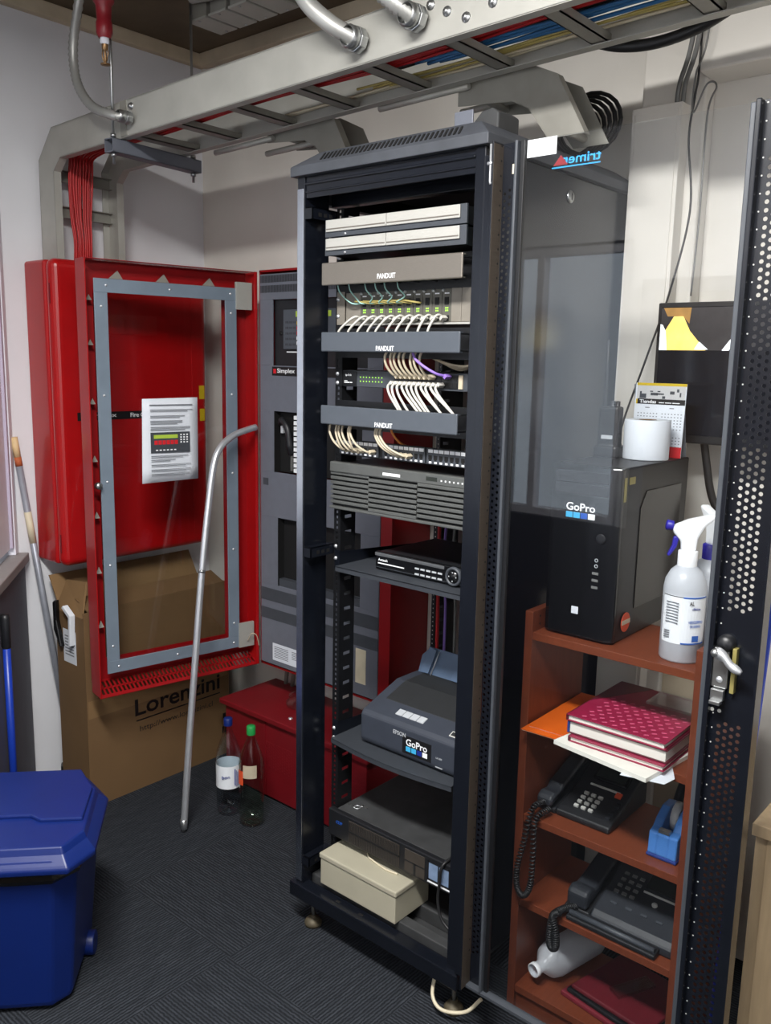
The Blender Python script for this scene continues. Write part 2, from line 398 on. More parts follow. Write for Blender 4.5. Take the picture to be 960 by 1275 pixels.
# ceiling fixtures behind and above the viewer
for i, ((lx, ly), pw) in enumerate(LAMPS):
    t = thing('ceiling_light', 'white fluorescent fixture on the ceiling in front of the rack', 'ceiling light', (lx, ly, 2.88))
    obj('housing', MB().box(lx-.63, lx+.63, ly-.16, ly+.16, 2.885, ZC), 'frame_white', t, bevel=.006)
    obj('diffuser', MB().box(lx-.60, lx+.60, ly-.14, ly+.14, 2.872, 2.886), 'lamp_diffuser', t, bevel=.003)

# ------------------------------------------------------------------ cable tray
def zt(x): return .022*(x+.75)
TY0, TY1 = .005, .285
tray = thing('cable_tray', 'galvanised ladder cable tray bending down the white wall to the red cabinet', 'cable tray', (-1.0, .14, 2.4))
prof = [(-1.359, 2.052), (-1.355, 2.404), (-1.261, 2.502), (-.755, 2.516), (2.4, 2.516+zt(2.4)), (2.4, 2.408+zt(2.4)), (-.747, 2.408), (-1.21, 2.397), (-1.257, 2.357), (-1.256, 2.052)]
for nm, y, s in (('side_rail', TY0, 1), ('side_rail', TY1, -1)):
    mb = MB().prism(prof, (0, .0025*s, 0), (0, y, 0))
    # flanges turned inward along the upper and lower edges
    lo = [(-1.256, 2.052), (-1.257, 2.357), (-1.21, 2.397), (-.747, 2.408), (2.4, 2.408+zt(2.4))]
    up = [(-1.359, 2.052), (-1.355, 2.404), (-1.261, 2.502), (-.755, 2.516), (2.4, 2.516+zt(2.4))]
    for path in (lo, up):
        for a, b_ in zip(path, path[1:]):
            d = Vector((b_[0]-a[0], 0, b_[1]-a[1])).normalized(); nrm = Vector((-d.z, 0, d.x))
            mb.obox(((a[0]+b_[0])/2, y+s*.014, (a[1]+b_[1])/2), d, YP, nrm, math.hypot(b_[0]-a[0], b_[1]-a[1])/2+.001, .014, .0015)
    rail = obj(nm, mb, 'galvanised', tray)
    if s == 1:
        jm = MB()
        for x in (-.79,): jm.box(x-.035, x+.0, y-.003, y, 2.41, 2.515)
        obj('splice_plate', jm, 'galvanised_dull', rail)
        for bx_, bz in ((.477, .055), (.53, .03), (.60, .043), (.43, .08), (-.765, .085)):
            obj('bolt', MB().lathe([(0, -.009), (.006, -.009), (.007, -.003), (.011, -.003), (.012, 0)], (bx_, y, 2.408+zt(bx_)+bz), (0, 1, 0), 10), 'steel', rail)
rx = [-.58+.26*k for k in range(11)]
for x in rx+[-.80]:
    mb = MB(); z = 2.412+zt(x)
    a0, a1 = TY0+.003, TY1-.003
    mb.box(x-.02, x+.02, a0, a1, z, z+.003); mb.box(x-.02, x-.017, a0, a1, z, z+.02); mb.box(x+.017, x+.02, a0, a1, z, z+.02)
    obj('rung', mb, 'galvanised_dull', tray)
for x, z in ((-1.345, 2.235), (-1.345, 2.36)):
    a0, a1 = TY0+.003, TY1-.003; mb = MB(); mb.box(x-.0015, x+.0015, a0, a1, z-.02, z+.02); mb.box(x, x+.018, a0, a1, z-.02, z-.017); mb.box(x, x+.018, a0, a1, z+.017, z+.02)
    obj('rung', mb, 'galvanised_dull', tray)
for dx in (0., .757):
    z0 = .012 if dx else 0
    pts = [(-.47, 2.455), (-.27, 2.472), (-.173, 2.427), (-.09, 2.28), (-.19, 2.28), (-.25, 2.36), (-.30, 2.385), (-.47, 2.40)]
    mb = MB().prism([(a+dx, b_-z0) for a, b_ in pts], (0, .003, 0), (0, .312, 0))
    for a, b_ in zip(pts[:4], pts[1:4]):
        d = Vector((b_[0]-a[0], 0, b_[1]-a[1])).normalized(); nrm = Vector((-d.z, 0, d.x))
        mb.obox(((a[0]+b_[0])/2+dx, .325, (a[1]+b_[1])/2-z0), d, YP, nrm, math.hypot(b_[0]-a[0], b_[1]-a[1])/2, .014, .0015)
    obj('drop_plate', mb, 'galvanised_dull', tray)
    mb = MB().prism([(a+dx, b_-z0) for a, b_ in pts], (0, .003, 0), (0, .44, 0)); obj('drop_plate', mb, 'galvanised_dull', tray)
    for q, (a, b_) in enumerate(((-.40, 2.41), (-.24, 2.37), (-.16, 2.30))):
        obj('drop_rung', MB().cyl((a+dx, .315, b_-z0), (a+dx, .44, b_-z0), .010, 8), 'galvanised', tray)
for x0, x1, y, z in ((-.72, -.43, .30, 2.40), (.02, .33, .30, 2.405), (-.55, -.25, .38, 2.385), (.22, .45, .42, 2.385)):
    obj('stiffener_rod', MB().cyl((x0, y, z+zt(x0)), (x1, y, z+zt(x1)), .009, 10), 'galvanised', tray)
# cables lying in the tray: every cable keeps its own lane
def lane(x0, x1, y, z, n=16):
    return [(x0+(x1-x0)*i/(n-1), y+.006*math.sin((x0+(x1-x0)*i/(n-1))*5+.5)+.003*math.sin((x0+(x1-x0)*i/(n-1))*13), z+zt(x0+(x1-x0)*i/(n-1))) for i in range(n)]
def lane2(x0, x1, y, z, n=18, wy=.0022, wz=.006):
    p1, p2, p3 = [random.uniform(0, 6.28) for _ in range(3)]; k1 = random.uniform(5, 9); k2 = random.uniform(6, 10); out = []
    for i in range(n):
        x = x0+(x1-x0)*i/(n-1)
        out.append((x, y+.006*math.sin(x*5+.5)+wy*math.sin(x*k1+p1), z+zt(x)+wz*(.5+.5*math.sin(x*k2+p2))))
    return out
for i in range(16):
    q = i % 8; L_ = i//8; y = .046+.0128*q; z = 2.4385+.0155*L_; ry = .085+.0122*q; rb_ = .098+.0088*q
    x_ = -1.285-.012*L_; rad = .075+.0155*L_; cz_ = z+zt(-1.0)-rad; w1, w2, w3 = [random.uniform(-.0016, .0016) for _ in range(3)]
    riser = [(x_-.002, rb_, 2.057), (x_+.004+w1, rb_+w2*.5, 2.13), (x_-.003+w2, (ry+rb_)/2+w1, 2.22), (x_+w3, ry+w3, cz_-.03)]
    riser += [(x_+rad-rad*math.cos(a_), ry-.010*k_, cz_+rad*math.sin(a_)) for k_, a_ in enumerate((.5, 1.05))]
    tag(obj('red_cable', MB().tube(spline(riser+[(-1.12, y+.01, z+zt(-1.0))]+lane2(-.98, 2.38, y, z), 4), .0039, 6), 'cable_red'), 'thin red cable running along the tray and down the riser', 'cable', 'red cables in the tray')
for i in range(5):
    tag(obj('blue_cable', MB().tube(spline(lane2(.22+.03*i, 2.38, .1555+.0128*i, 2.4395, 13, .0017, .007), 4), .0045, 6), 'cable_blue'), 'blue network cable lying in the tray above the rack', 'cable', 'blue cables in the tray')
for i in range(3):
    tag(obj('yellow_cable', MB().tube(spline(lane2(.05*i, 2.38, .2215+.0115*i, 2.438, 14, .0024, .006), 4), .0033, 6), 'cable_yellow'), 'yellow cable at the far side of the tray', 'cable', 'yellow cables in the tray')
for i in range(2):
    tag(obj('cream_cable', MB().tube(spline(lane2(-.35, 2.38, .2570+.0105*i, 2.438, 12, .0016, .005), 4), .004, 6), 'cord_cream'), 'cream cable along the far rail of the tray', 'cable', 'cream cables in the tray')
for i in range(3):
    tag(obj('dark_cable', MB().tube(spline(lane(.08+.04*i, .9, .165+.016*i, 2.4595, 6), 4), .006, 6), 'cable_black'), 'black cable lying in the tray over the rack', 'cable', 'black cables in the tray')
# trapeze hanger
h = thing('strut_hanger', 'grey strut channel hung on threaded rods under the cable tray', 'hanger', (-.88, .15, 2.36))
mb = MB(); hd_ = Vector((-.04, .38, 0)).normalized(); hs_ = Vector((hd_.y, -hd_.x, 0)); hc = Vector((-.858, .155, 2.3795))
for dx_, dz_, wx, wz in ((0, -.0195, .021, .0015), (0, .0195, .021, .0015), (-.0195, 0, .0015, .021), (.0195, 0, .0015, .021)): mb.obox(hc+hs_*dx_+ZP*dz_, hd_, hs_, ZP, .19, wx, wz)
obj('channel', mb, 'grey_panel', h)
for hx_, y in ((-.84, -.015), (-.876, .325)):
    rd = obj('threaded_rod', MB().cyl((hx_, y, 2.325), (hx_, y, ZC), .0045, 8), 'steel', h)
    for z in (2.352, 2.412): obj('nut', MB().cyl((hx_, y, z-.005), (hx_, y, z+.005), .010, 6), 'steel', rd)
# sprinkler
sp = thing('sprinkler', 'red sprinkler pipe with pendant head hanging from the ceiling', 'sprinkler', (-.815, -.05, 2.6))
obj('pipe', MB().lathe([(.026, ZC), (.026, 2.83), (.032, 2.825), (.032, 2.79), (.024, 2.78), (.022, 2.735), (.025, 2.73), (.025, 2.70), (.018, 2.685)], (-.815, -.05, 0)), 'pipe_red', sp)
obj('collar', MB().lathe([(.014, 2.69), (.014, 2.672), (.011, 2.668)], (-.815, -.05, 0)), 'frame_white', sp)
hd = MB().lathe([(.010, 2.67), (.010, 2.655), (.004, 2.65), (.004, 2.628), (.003, 2.61), (.0, 2.61)], (-.815, -.05, 0), n=12)
hd.tube([(-.804, -.05, 2.66), (-.798, -.05, 2.64), (-.808, -.05, 2.618)], .0022, 6); hd.tube([(-.826, -.05, 2.66), (-.832, -.05, 2.64), (-.822, -.05, 2.618)], .0022, 6)
obj('head', hd, 'brass', sp)
obj('deflector', MB().lathe([(0, 2.612), (.015, 2.612), (.015, 2.609), (0, 2.609)], (-.815, -.05, 0), n=16), 'brass', sp)
# flexible and plain conduits entering the near rail
def conduit(name, pts, r, label, ribs=0):
    t = thing(name, label, 'conduit', pts[-1], 'conduits into the tray')
    sp_ = spline(pts, 10)
    if ribs:
        dense = spline(pts, ribs); mb = MB().tube(dense, [r*(1+.09*(1 if i % 2 else -1)) for i in range(len(dense))], 12)
    else: mb = MB().tube(sp_, r, 14)
    obj('hose', mb, 'conduit', t)
    p = Vector(pts[-1]); d = (p-Vector(pts[-2])).normalized(); d = Vector((0, 1, 0))
    obj('locknut', MB().cyl(p+d*.006, p-d*.016, r*1.45, 8), 'steel', t, bevel=.002)
    obj('gland', MB().lathe([(r*1.15, 0), (r*1.3, .004), (r*1.3, .02), (r*1.05, .024)], p-d*.016, -d, 14), 'steel', t)
conduit('flexible_conduit', [(-.90, -.06, ZC), (-.935, -.06, 2.83), (-1.0, -.05, 2.70), (-.985, -.05, 2.59), (-.90, -.055, 2.505), (-.80, -.05, 2.462), (-.755, -.012, 2.452)], .0145, 'grey ribbed flexible conduit looping beside the red sprinkler', 14)
conduit('steel_conduit', [(.04, -.10, ZC), (.06, -.10, 2.70), (.11, -.09, 2.58), (.17, -.06, 2.515), (.222, -.012, 2.478)], .021, 'smooth grey conduit entering the tray left of the other one')
conduit('steel_conduit', [(.27, -.10, ZC), (.28, -.10, 2.68), (.32, -.08, 2.57), (.365, -.05, 2.52), (.402, -.012, 2.487)], .021, 'ribbed grey conduit entering the tray near the bolts', 12)
# junction boxes on the ceiling
for i, x in enumerate((-.86, -.755, -.65, -.545)):
    t = thing('junction_box', ['galvanised junction box on the ceiling nearest the wall corner', 'second galvanised ceiling junction box from the wall corner', 'third galvanised ceiling junction box from the wall corner', 'galvanised ceiling junction box furthest from the wall corner'][i], 'electrical box', (x, .41, 2.86), 'ceiling junction boxes')
    obj('body', MB().box(x-.042, x+.042, .345, .475, 2.865, ZC), 'galvanised_dull', t, bevel=.003)
    obj('cover', MB().box(x-.046, x+.046, .34, .48, 2.858, 2.866), 'galvanised', t, bevel=.002)
    for y in (.352, .468): obj('screw', MB().cyl((x, y, 2.8585), (x, y, 2.855), .005, 8), 'steel', t)
conduit_pts = [(-.84, .30, 2.91), (-.70, .31, 2.90), (-.58, .30, 2.91)]
tag(obj('ribbed_hose', MB().tube(spline(conduit_pts, 24), [.016*(1+.08*(1 if i % 2 else -1)) for i in range(49)], 12), 'conduit'), 'short ribbed hose beside the ceiling junction boxes', 'conduit')
# trunking and loose cables on the pillar
tk = thing('cable_trunking', 'cream trunking box on the pillar with an open top', 'trunking', (.68, .68, 1.2))
mb = MB(); mb.box(.622, .76, .655, .66, .0, 2.40); mb.box(.622, .627, .66, .705, 0, 2.40); mb.box(.755, .76, .66, .705, 0, 2.40)
obj('duct', mb, 'wall_cream', tk, bevel=.001)
obj('lid_strip', MB().box(.632, .75, .652, .655, 0, 2.385), 'wall_cream', tk, bevel=.001)
for i, dx in enumerate((0, .016)):
    tag(obj('grey_conduit_pipe', MB().tube(spline([(.735+dx, .68, 2.36), (.745+dx, .66, 2.44), (.80+dx, .60, 2.56), (.83+dx, .55, ZC)], 8), .0065, 8), 'cable_grey'), ['grey pipe rising from the trunking, left of the pair', 'grey pipe rising from the trunking, right of the pair'][i], 'pipe', 'pipes from the trunking')
tag(obj('black_cable', MB().tube(spline([(.815, .60, ZC), (.81, .625, 2.50), (.80, .635, 2.40), (.79, .64, 2.30), (.81, .635, 2.12), (.775, .63, 1.92), (.735, .60, 1.74), (.73, .50, 1.58), (.735, .45, 1.495)], 8), .0028, 6), 'cable_black'), 'thin black cable hanging down the pillar to the two-way radio', 'cable')
tag(obj('grey_cable', MB().tube(spline([(.85, .585, ZC), (.838, .60, 2.55), (.80, .63, 2.45), (.80, .63, 2.36), (.835, .62, 2.42), (.86, .62, 2.41), (.85, .60, 2.34), (.845, .612, 2.10), (.84, .61, 1.9)], 8), .0025, 6), 'cable_grey'), 'thin grey cable looped at the pillar above the glass door', 'cable')
tag(obj('dark_cable_coil', MB().tube(spline([(.66, .305, 2.475), (.74, .315, 2.447), (.83, .32, 2.437), (.93, .315, 2.447), (1.02, .305, 2.475)], 8), .013, 10), 'cable_black'), 'thick black cable sagging below the far rail of the tray', 'cable')

# ================================================================== THE RACK
rack = thing('server_rack', 'tall black open-sided server rack with glass door swung fully open', 'server rack', (.30, .37, 0))
RT = 2.19
for x0, x1 in ((0, .028), (.572, .60)):
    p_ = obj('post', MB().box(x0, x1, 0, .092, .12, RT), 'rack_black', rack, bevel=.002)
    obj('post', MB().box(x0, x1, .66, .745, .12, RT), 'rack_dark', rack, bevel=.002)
mb = MB().box(.028, .572, .004, .012, 2.135, RT); mb.box(.028, .572, .0, .03, 2.148, 2.152); mb.box(.028, .572, -.002, .01, 2.168, 2.174)
obj('top_beam', mb, 'rack_black', rack, bevel=.0015)
obj('top_beam', MB().box(.028, .572, .10, .13, 2.125, 2.165), 'rack_black', rack, bevel=.002)
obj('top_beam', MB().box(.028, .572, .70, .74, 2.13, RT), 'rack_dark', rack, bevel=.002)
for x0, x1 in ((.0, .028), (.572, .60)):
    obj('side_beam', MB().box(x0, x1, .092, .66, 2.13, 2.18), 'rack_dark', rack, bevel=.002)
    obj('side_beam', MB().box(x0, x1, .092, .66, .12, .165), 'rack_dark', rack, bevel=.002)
obj('ceiling_plate', MB().box(.0, .60, .01, .74, 2.183, 2.189), 'pure_black', rack)
obj('post_trim', MB().box(.002, .026, -.003, 0, .16, RT-.03), 'post_light', rack, bevel=.001, label='light metal edge strip of the left post')
# hip roof with pressed vent slots
rf = MB(); a = (-.014, .614, -.014, .757); c_ = (.045, .555, .042, .70)
zs = (RT, RT+.024, RT+.066)
V = [(a[0], a[2], zs[0]), (a[1], a[2], zs[0]), (a[1], a[3], zs[0]), (a[0], a[3], zs[0]),
     (a[0], a[2], zs[1]), (a[1], a[2], zs[1]), (a[1], a[3], zs[1]), (a[0], a[3], zs[1]),
     (c_[0], c_[2], zs[2]), (c_[1], c_[2], zs[2]), (c_[1], c_[3], zs[2]), (c_[0], c_[3], zs[2])]
rf.add(V, [(3,2,1,0), (0,1,5,4), (1,2,6,5), (2,3,7,6), (3,0,4,7), (4,5,9,8), (5,6,10,9), (6,7,11,10), (7,4,8,11), (8,9,10,11)])
roof = obj('roof', rf, 'roof_paint', rack, bevel=.002)
sl = MB(); n3 = Vector((0, -.042, .056)).normalized(); up3 = Vector((0, .056, .042)).normalized()
for i in range(33):
    x = .080+.0137*i
    sl.obox(Vector((x, .014, RT+.045))+n3*.0006, (1, 0, 0), up3-Vector((.35, 0, 0)), n3, .0032, .020, .0010)
obj('vent_slots', sl, 'pure_black', roof, kind='stuff')
bs = obj('base_plate', MB().box(-.014, .614, -.014, .03, .108, .153), 'rack_black', rack, bevel=.003)
for x in (.17, .26): obj('bolt_slot', MB().box(x-.008, x+.008, .004, .012, .1532, .1538), 'pure_black', bs)
obj('base_floor', MB().box(.0, .60, .03, .745, .112, .125), 'dusty_black', rack)
for y0, y1, z1 in ((.040, .075, .170), (.14, .175, .170), (.42, .46, .152), (.68, .745, .152)):
    obj('base_channel', MB().box(.028, .572, y0, y1, .125, z1), 'dusty_black', rack, bevel=.003)
for x in (.035, .572):
    for y in (.04, .70):
        f_ = obj('levelling_foot', MB().lathe([(0, 0), (.026, 0), (.027, .010), (.020, .020), (.010, .024), (.010, .036)], (x, y, 0), n=18), 'foot_dull' if y < .1 else 'rack_dark', rack)
        obj('foot_stem', MB().lathe([(.006, .03), (.006, .085), (.012, .086), (.012, .108)], (x, y, 0), n=12), 'steel', f_)
# mounting rails
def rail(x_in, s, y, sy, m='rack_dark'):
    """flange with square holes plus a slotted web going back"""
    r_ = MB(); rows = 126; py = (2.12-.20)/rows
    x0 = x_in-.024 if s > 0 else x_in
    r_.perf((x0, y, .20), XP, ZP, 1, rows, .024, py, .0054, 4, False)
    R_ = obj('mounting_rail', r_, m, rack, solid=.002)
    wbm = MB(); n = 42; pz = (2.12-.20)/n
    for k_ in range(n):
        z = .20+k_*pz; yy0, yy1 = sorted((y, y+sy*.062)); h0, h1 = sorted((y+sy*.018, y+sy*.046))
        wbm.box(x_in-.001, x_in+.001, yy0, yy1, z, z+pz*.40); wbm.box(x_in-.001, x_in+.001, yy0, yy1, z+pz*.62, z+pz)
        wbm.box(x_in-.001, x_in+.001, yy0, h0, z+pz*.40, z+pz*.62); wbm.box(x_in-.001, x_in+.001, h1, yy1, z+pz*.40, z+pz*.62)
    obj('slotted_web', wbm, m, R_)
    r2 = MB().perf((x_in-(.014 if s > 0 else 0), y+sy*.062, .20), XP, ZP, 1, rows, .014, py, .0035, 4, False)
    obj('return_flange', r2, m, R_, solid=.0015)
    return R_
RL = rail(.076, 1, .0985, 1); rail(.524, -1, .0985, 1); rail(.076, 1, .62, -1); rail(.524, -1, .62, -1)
scr = [2.07, 1.99, 1.88, 1.835, 1.77, 1.68, 1.655, 1.57, 1.49, 1.19, 1.155, .635, .605]
for z in scr:
    obj('cage_screw', MB().lathe([(0, -.004), (.0045, -.003), (.006, 0)], (.0645, .0925, z), (0, 1, 0), 10), 'chrome', RL)
for z in (2.10, 1.185, .235):
    br_ = MB(); br_.box(.028, .055, -.0, .005, z-.018, z+.012); br_.box(.03, .055, .0, .095, z+.008, z+.012); br_.box(.052, .055, .0, .095, z-.018, z+.012)
    br = obj('brace', br_, 'rack_black', rack, bevel=.001)
    for y in (.03, .05, .07): obj('brace_hole', MB().box(.0551, .0556, y-.006, y+.006, z-.010, z+.000), 'pure_black', br)
# right side panel
sd = obj('side_panel', MB().box(.6015, .606, .02, .735, .13, 2.185), 'rack_black', rack, bevel=.002)
lk = MB().lathe([(0, .005), (.013, .005), (.016, .002), (.016, 0)], (.606, .37, 2.135), (1, 0, 0), 20)
lk = obj('panel_lock', lk, 'steel', sd)
obj('key_slot', MB().box(.611, .6115, .368, .372, 2.127, 2.143), 'pure_black', lk)
# ---- door, opened 180 degrees
DZ0, DZ1 = .155, 2.182
door = obj('glass_door_frame', MB().box(.650, .654, -.050, -.008, DZ0, DZ1), 'rack_black', rack, bevel=.0008, label='black door frame with perforated strips, swung open')
hs = MB(); hs.perf((.656, -.012, .24), XP, ZP, 3, 126, .0122, .01465, .0036, 8, True)
obj('perforated_strip', hs, 'rack_black', door, solid=.0012)
obj('strip_margin', MB().box(.654, .693, -.0125, -.0115, DZ0, .24), 'rack_black', door)
obj('strip_margin', MB().box(.654, .693, -.0125, -.0115, .24+127*.01465-.01465/2, DZ1), 'rack_black', door)
ed = MB()
for z in [DZ0+.1+.0305*k_ for k_ in range(64)]: ed.cyl((.6546, -.020, z), (.6552, -.020, z), .0026, 8)
obj('hinge_strip', MB().box(.6542, .6549, -.0485, -.0128, DZ0+.004, DZ1-.004), 'brown_reflection', door)  # inner face of the hinge lip, with its brown reflection painted on
obj('edge_holes', ed, 'pure_black', door, kind='stuff')
obj('glass_moulding', MB().box(.693, .700, -.030, -.010, DZ0, DZ1), 'charcoal', door, bevel=.002)
obj('glass_moulding', MB().box(.702, .712, -.020, -.010, DZ0, DZ1), 'rack_dark', door, bevel=.001)
gl = obj('glass_pane', MB().box(.700, 1.192, -.0165, -.0125, DZ0+.004, DZ1-.003), 'door_glass', door)
obj('glass_moulding', MB().box(1.176, 1.186, -.026, -.0165, DZ0, DZ1-.004), 'charcoal', door, bevel=.002)
obj('glass_moulding', MB().box(1.186, 1.196, -.030, -.010, DZ0, DZ1), 'rack_black', door, bevel=.002)
fs_ = MB()
x0 = 1.208; px = .0125
fs_.perf((x0, -.012, .24), XP, ZP, 4, 54, px, .01465, .0042, 8, True)
obj('perforated_strip', MB().perf((x0, -.012, 1.255), XP, ZP, 4, 57, px, .01465, .0042, 8, True), 'rack_black', door, solid=.0012)
obj('perforated_strip', fs_, 'rack_black', door, solid=.0012)
pl = MB(); X1 = x0+4*px
pl.box(1.196, x0, -.0126, -.0114, DZ0, DZ1); pl.box(X1, 1.285, -.0126, -.0114, DZ0, DZ1)
for z0, z1 in ((DZ0, .24), (.24+54.5*.01465, 1.255), (1.255+57.5*.01465, DZ1)): pl.box(x0, X1, -.0126, -.0114, z0, z1)
obj('strip_margin', pl, 'rack_black', door)
eh = MB()
for z in [DZ0+.1+.0305*k_ for k_ in range(64)]: eh.cyl((1.2015, -.0128, z), (1.2015, -.0134, z), .0015, 8)
obj('edge_holes', eh, 'key_white', door, kind='stuff')
obj('door_edge', MB().box(1.283, 1.287, -.045, -.008, DZ0, DZ1), 'rack_black', door, bevel=.0008)
obj('bottom_rail', MB().box(.654, 1.283, -.030, -.008, DZ0, DZ0+.008), 'charcoal', door, bevel=.0008)
# lock
lp = obj('lock_plate', MB().box(1.196, 1.226, -.024, -.012, 1.105, 1.185), 'steel', door, bevel=.002)
obj('latch_tongue', MB().box(1.199, 1.224, -.034, -.022, 1.082, 1.104).box(1.201, 1.222, -.045, -.03, 1.076, 1.084), 'steel', door, bevel=.0015)
obj('lock_case', MB().box(1.232, 1.240, -.026, -.012, 1.10, 1.19), 'gold_label', door, bevel=.001)
obj('lock_boss', MB().lathe([(.0, .022), (.012, .020), (.017, .012), (.017, 0)], (1.217, -.012, 1.196), (0, -1, 0), 18), 'black_plastic', door)
hb = MB(); hb.tube(spline([(1.208, -.044, 1.182), (1.222, -.046, 1.178), (1.238, -.048, 1.163), (1.258, -.048, 1.153)], 6), [.011, .0115, .0115, .011, .0105, .010, .0095, .009, .0085, .008, .008, .008, .008, .0085, .009, .0088, .008, .007, .005], 10)
hb = obj('handle', hb, 'chrome', door)
obj('handle_screw', MB().lathe([(0, .008), (.006, .007), (.0085, .003), (.0085, 0)], (1.208, -.050, 1.182), (0, -1, 0), 14), 'steel', door)
for z in (1.165, 1.122): obj('plate_screw', MB().lathe([(0, .004), (.004, .0035), (.0065, 0)], (1.211, -.024, z), (0, -1, 0), 12), 'chrome', door)
for x in (1.199, 1.213): obj('drilled_hole', MB().cyl((x, -.0128, 1.055), (x, -.0134, 1.055), .0038, 10), 'key_white', door)
# hinge pin and tag
hp = MB().tube([(.627, -.02, 2.185), (.627, -.02, 2.11), (.629, -.022, 2.103), (.645, -.024, 2.102)], .0028, 8); hp.cyl((.620, -.02, 2.145), (.634, -.02, 2.145), .004, 8)
obj('hinge_pin', hp, 'chrome', door)
obj('hinge_leaf', MB().box(.607, .650, -.0122, -.006, .16, 2.165), 'rack_black', door)
obj('cream_tag', MB().box(.679, .686, -.0135, -.0125, 2.118, 2.138), 'cord_cream', door)
# stickers on the outer (far) face of the glass, so they read mirrored from here
obj('white_sticker', MB().box(.714, .784, -.0124, -.0119, 2.146, 2.181), 'white_print', door)
o_ = (.842, -.0118, 2.132)
text('trimer', o_, (-1, 0, 0), ZP, .088, .018, 'blue_text', door, 'blue_lettering')
obj('red_triangle', MB().prism([(.778, 2.122), (.812, 2.122), (.795, 2.142)], (0, .0004, 0), (0, -.0122, 0)), 'pipe_red', door)
obj('blue_underline', MB().box(.775, .885, -.0121, -.0117, 2.1165, 2.119), 'blue_text', door)

# ================================================================== RACK CONTENTS
def prints(name, m, parent, O, ex, ey, rects):
    mb = MB()
    for a0, a1, b0, b1 in rects: mb.rect(O, ex, ey, a0, a1, b0, b1)
    return obj(name, mb, m, parent, kind='stuff')
# two fibre shelves with silver doors
for i, (zb, lab) in enumerate(((2.035, 'silver-fronted fibre patch shelf, upper of the pair at rack top'), (1.988, 'silver-fronted fibre patch shelf, lower of the pair at rack top'))):
    t = thing('fibre_shelf', lab, 'patch panel', (.30, .06, zb), 'fibre shelves')
    obj('body', MB().box(.080, .520, .036, .36, zb+.001, zb+.043), 'rack_dark', t, bevel=.001)
    obj('face_frame', MB().box(.074, .532, .030, .037, zb, zb+.0445), 'charcoal', t, bevel=.001)
    for x0, x1 in ((.080, .2885), (.2905, .515)):
        d_ = obj('door', MB().box(x0, x1, .0255, .030, zb+.013, zb+.043), 'silver_door', t, bevel=.0015)
        obj('door_groove', MB().box(x0+.002, x1-.002, .0250, .0256, zb+.0185, zb+.0215), 'cover_bronze', d_)
    obj('knob', MB().lathe([(0, .003), (.003, .003), (.003, 0)], (.148, .030, zb+.0055), (0, -1, 0), 8), 'chrome', t)
    obj('ear', MB().box(.059, .0755, .093, .0955, zb, zb+.044).box(.531, .541, .093, .0955, zb, zb+.044), 'rack_dark', t)
# cable managers
cvr = []
for i, (z0, z1, m, lab) in enumerate(((1.911, 1.969, 'cover_bronze', 'bronze-grey horizontal cable manager, topmost of the three'), (1.739, 1.790, 'cover_grey', 'dark grey cable manager just below the converter chassis'), (1.545, 1.596, 'cover_grey', 'dark grey cable manager just above the patch panel'))):
    t = thing('cable_manager', lab, 'cable manager', (.30, .05, z0), 'horizontal cable managers')
    cv = obj('cover', MB().box(.073, .533, .018, .024, z0, z1), m, t, bevel=.003)
    obj('cover_lip', MB().box(.075, .531, .024, .034, z1-.004, z1-.001).box(.075, .531, .024, .034, z0+.001, z0+.004), m, t)
    obj('back_plate', MB().box(.059, .541, .094, .0965, z0-.015, z1+.012), 'rack_dark', t)
    for x in (.10, .16, .22, .28, .34, .40, .46, .515):
        obj('finger', MB().box(x-.004, x+.004, .03, .094, z1-.007, z1-.003), 'black_plastic', t); obj('finger', MB().box(x-.004, x+.004, .03, .094, z0+.003, z0+.007), 'black_plastic', t)
    obj('nut', MB().cyl((.0705, .040, z0+.03), (.064, .040, z0+.03), .006, 8), 'cable_white', t)
    zc = {0: 1.9265, 1: 1.7485, 2: 1.5545}[i]
    text('PANDUIT', (.301, .0178, zc), XP, ZP, .060, .0125, 'white_print', t)
# media converter chassis
t = thing('converter_chassis', 'beige chassis of narrow media converter modules with green lights', 'network device', (.30, .2, 1.812))
obj('housing', MB().box(.080, .520, .105, .40, 1.813, 1.899), 'chassis_beige', t, bevel=.001)
obj('ear', MB().box(.059, .088, .093, .0965, 1.812, 1.90), 'chassis_beige', t, bevel=.001)
obj('left_blank', MB().box(.089, .142, .098, .106, 1.815, 1.897), 'chassis_beige', t, bevel=.001)
obj('lower_lip', MB().box(.088, .541, .090, .0965, 1.810, 1.8145), 'silver_door', t)
for k_ in range(10):
    x = .1435+.0305*k_
    md = obj('converter_module', MB().box(x, x+.0295, .096, .106, 1.8155, 1.897), 'chassis_module', t, bevel=.0008)
    obj('captive_screw', MB().lathe([(0, .006), (.004, .005), (.004, 0)], (x+.005, .096, 1.8925), (0, -1, 0), 8), 'chrome', md)
    obj('fibre_port', MB().box(x+.009, x+.021, .0945, .0965, 1.858, 1.876), 'pure_black', md)
    obj('module_label', MB().box(x+.008, x+.022, .0955, .0961, 1.884, 1.887), 'white_print', md)
    obj('copper_port', MB().box(x+.008, x+.023, .0945, .0965, 1.8185, 1.832), 'pure_black', md)
    lg = MB()
    for dx in (.011, .0165):
        for dz in (0, .006): lg.box(x+dx, x+dx+.0035, .0953, .0961, 1.842+dz, 1.8455+dz)
    obj('status_lights', lg, 'led_green', md)
for x in (.449, .480, .511): obj('blank_plate', MB().box(x, x+.030, .0935, .0965, 1.8155, 1.897), 'chassis_beige', t, bevel=.0008)
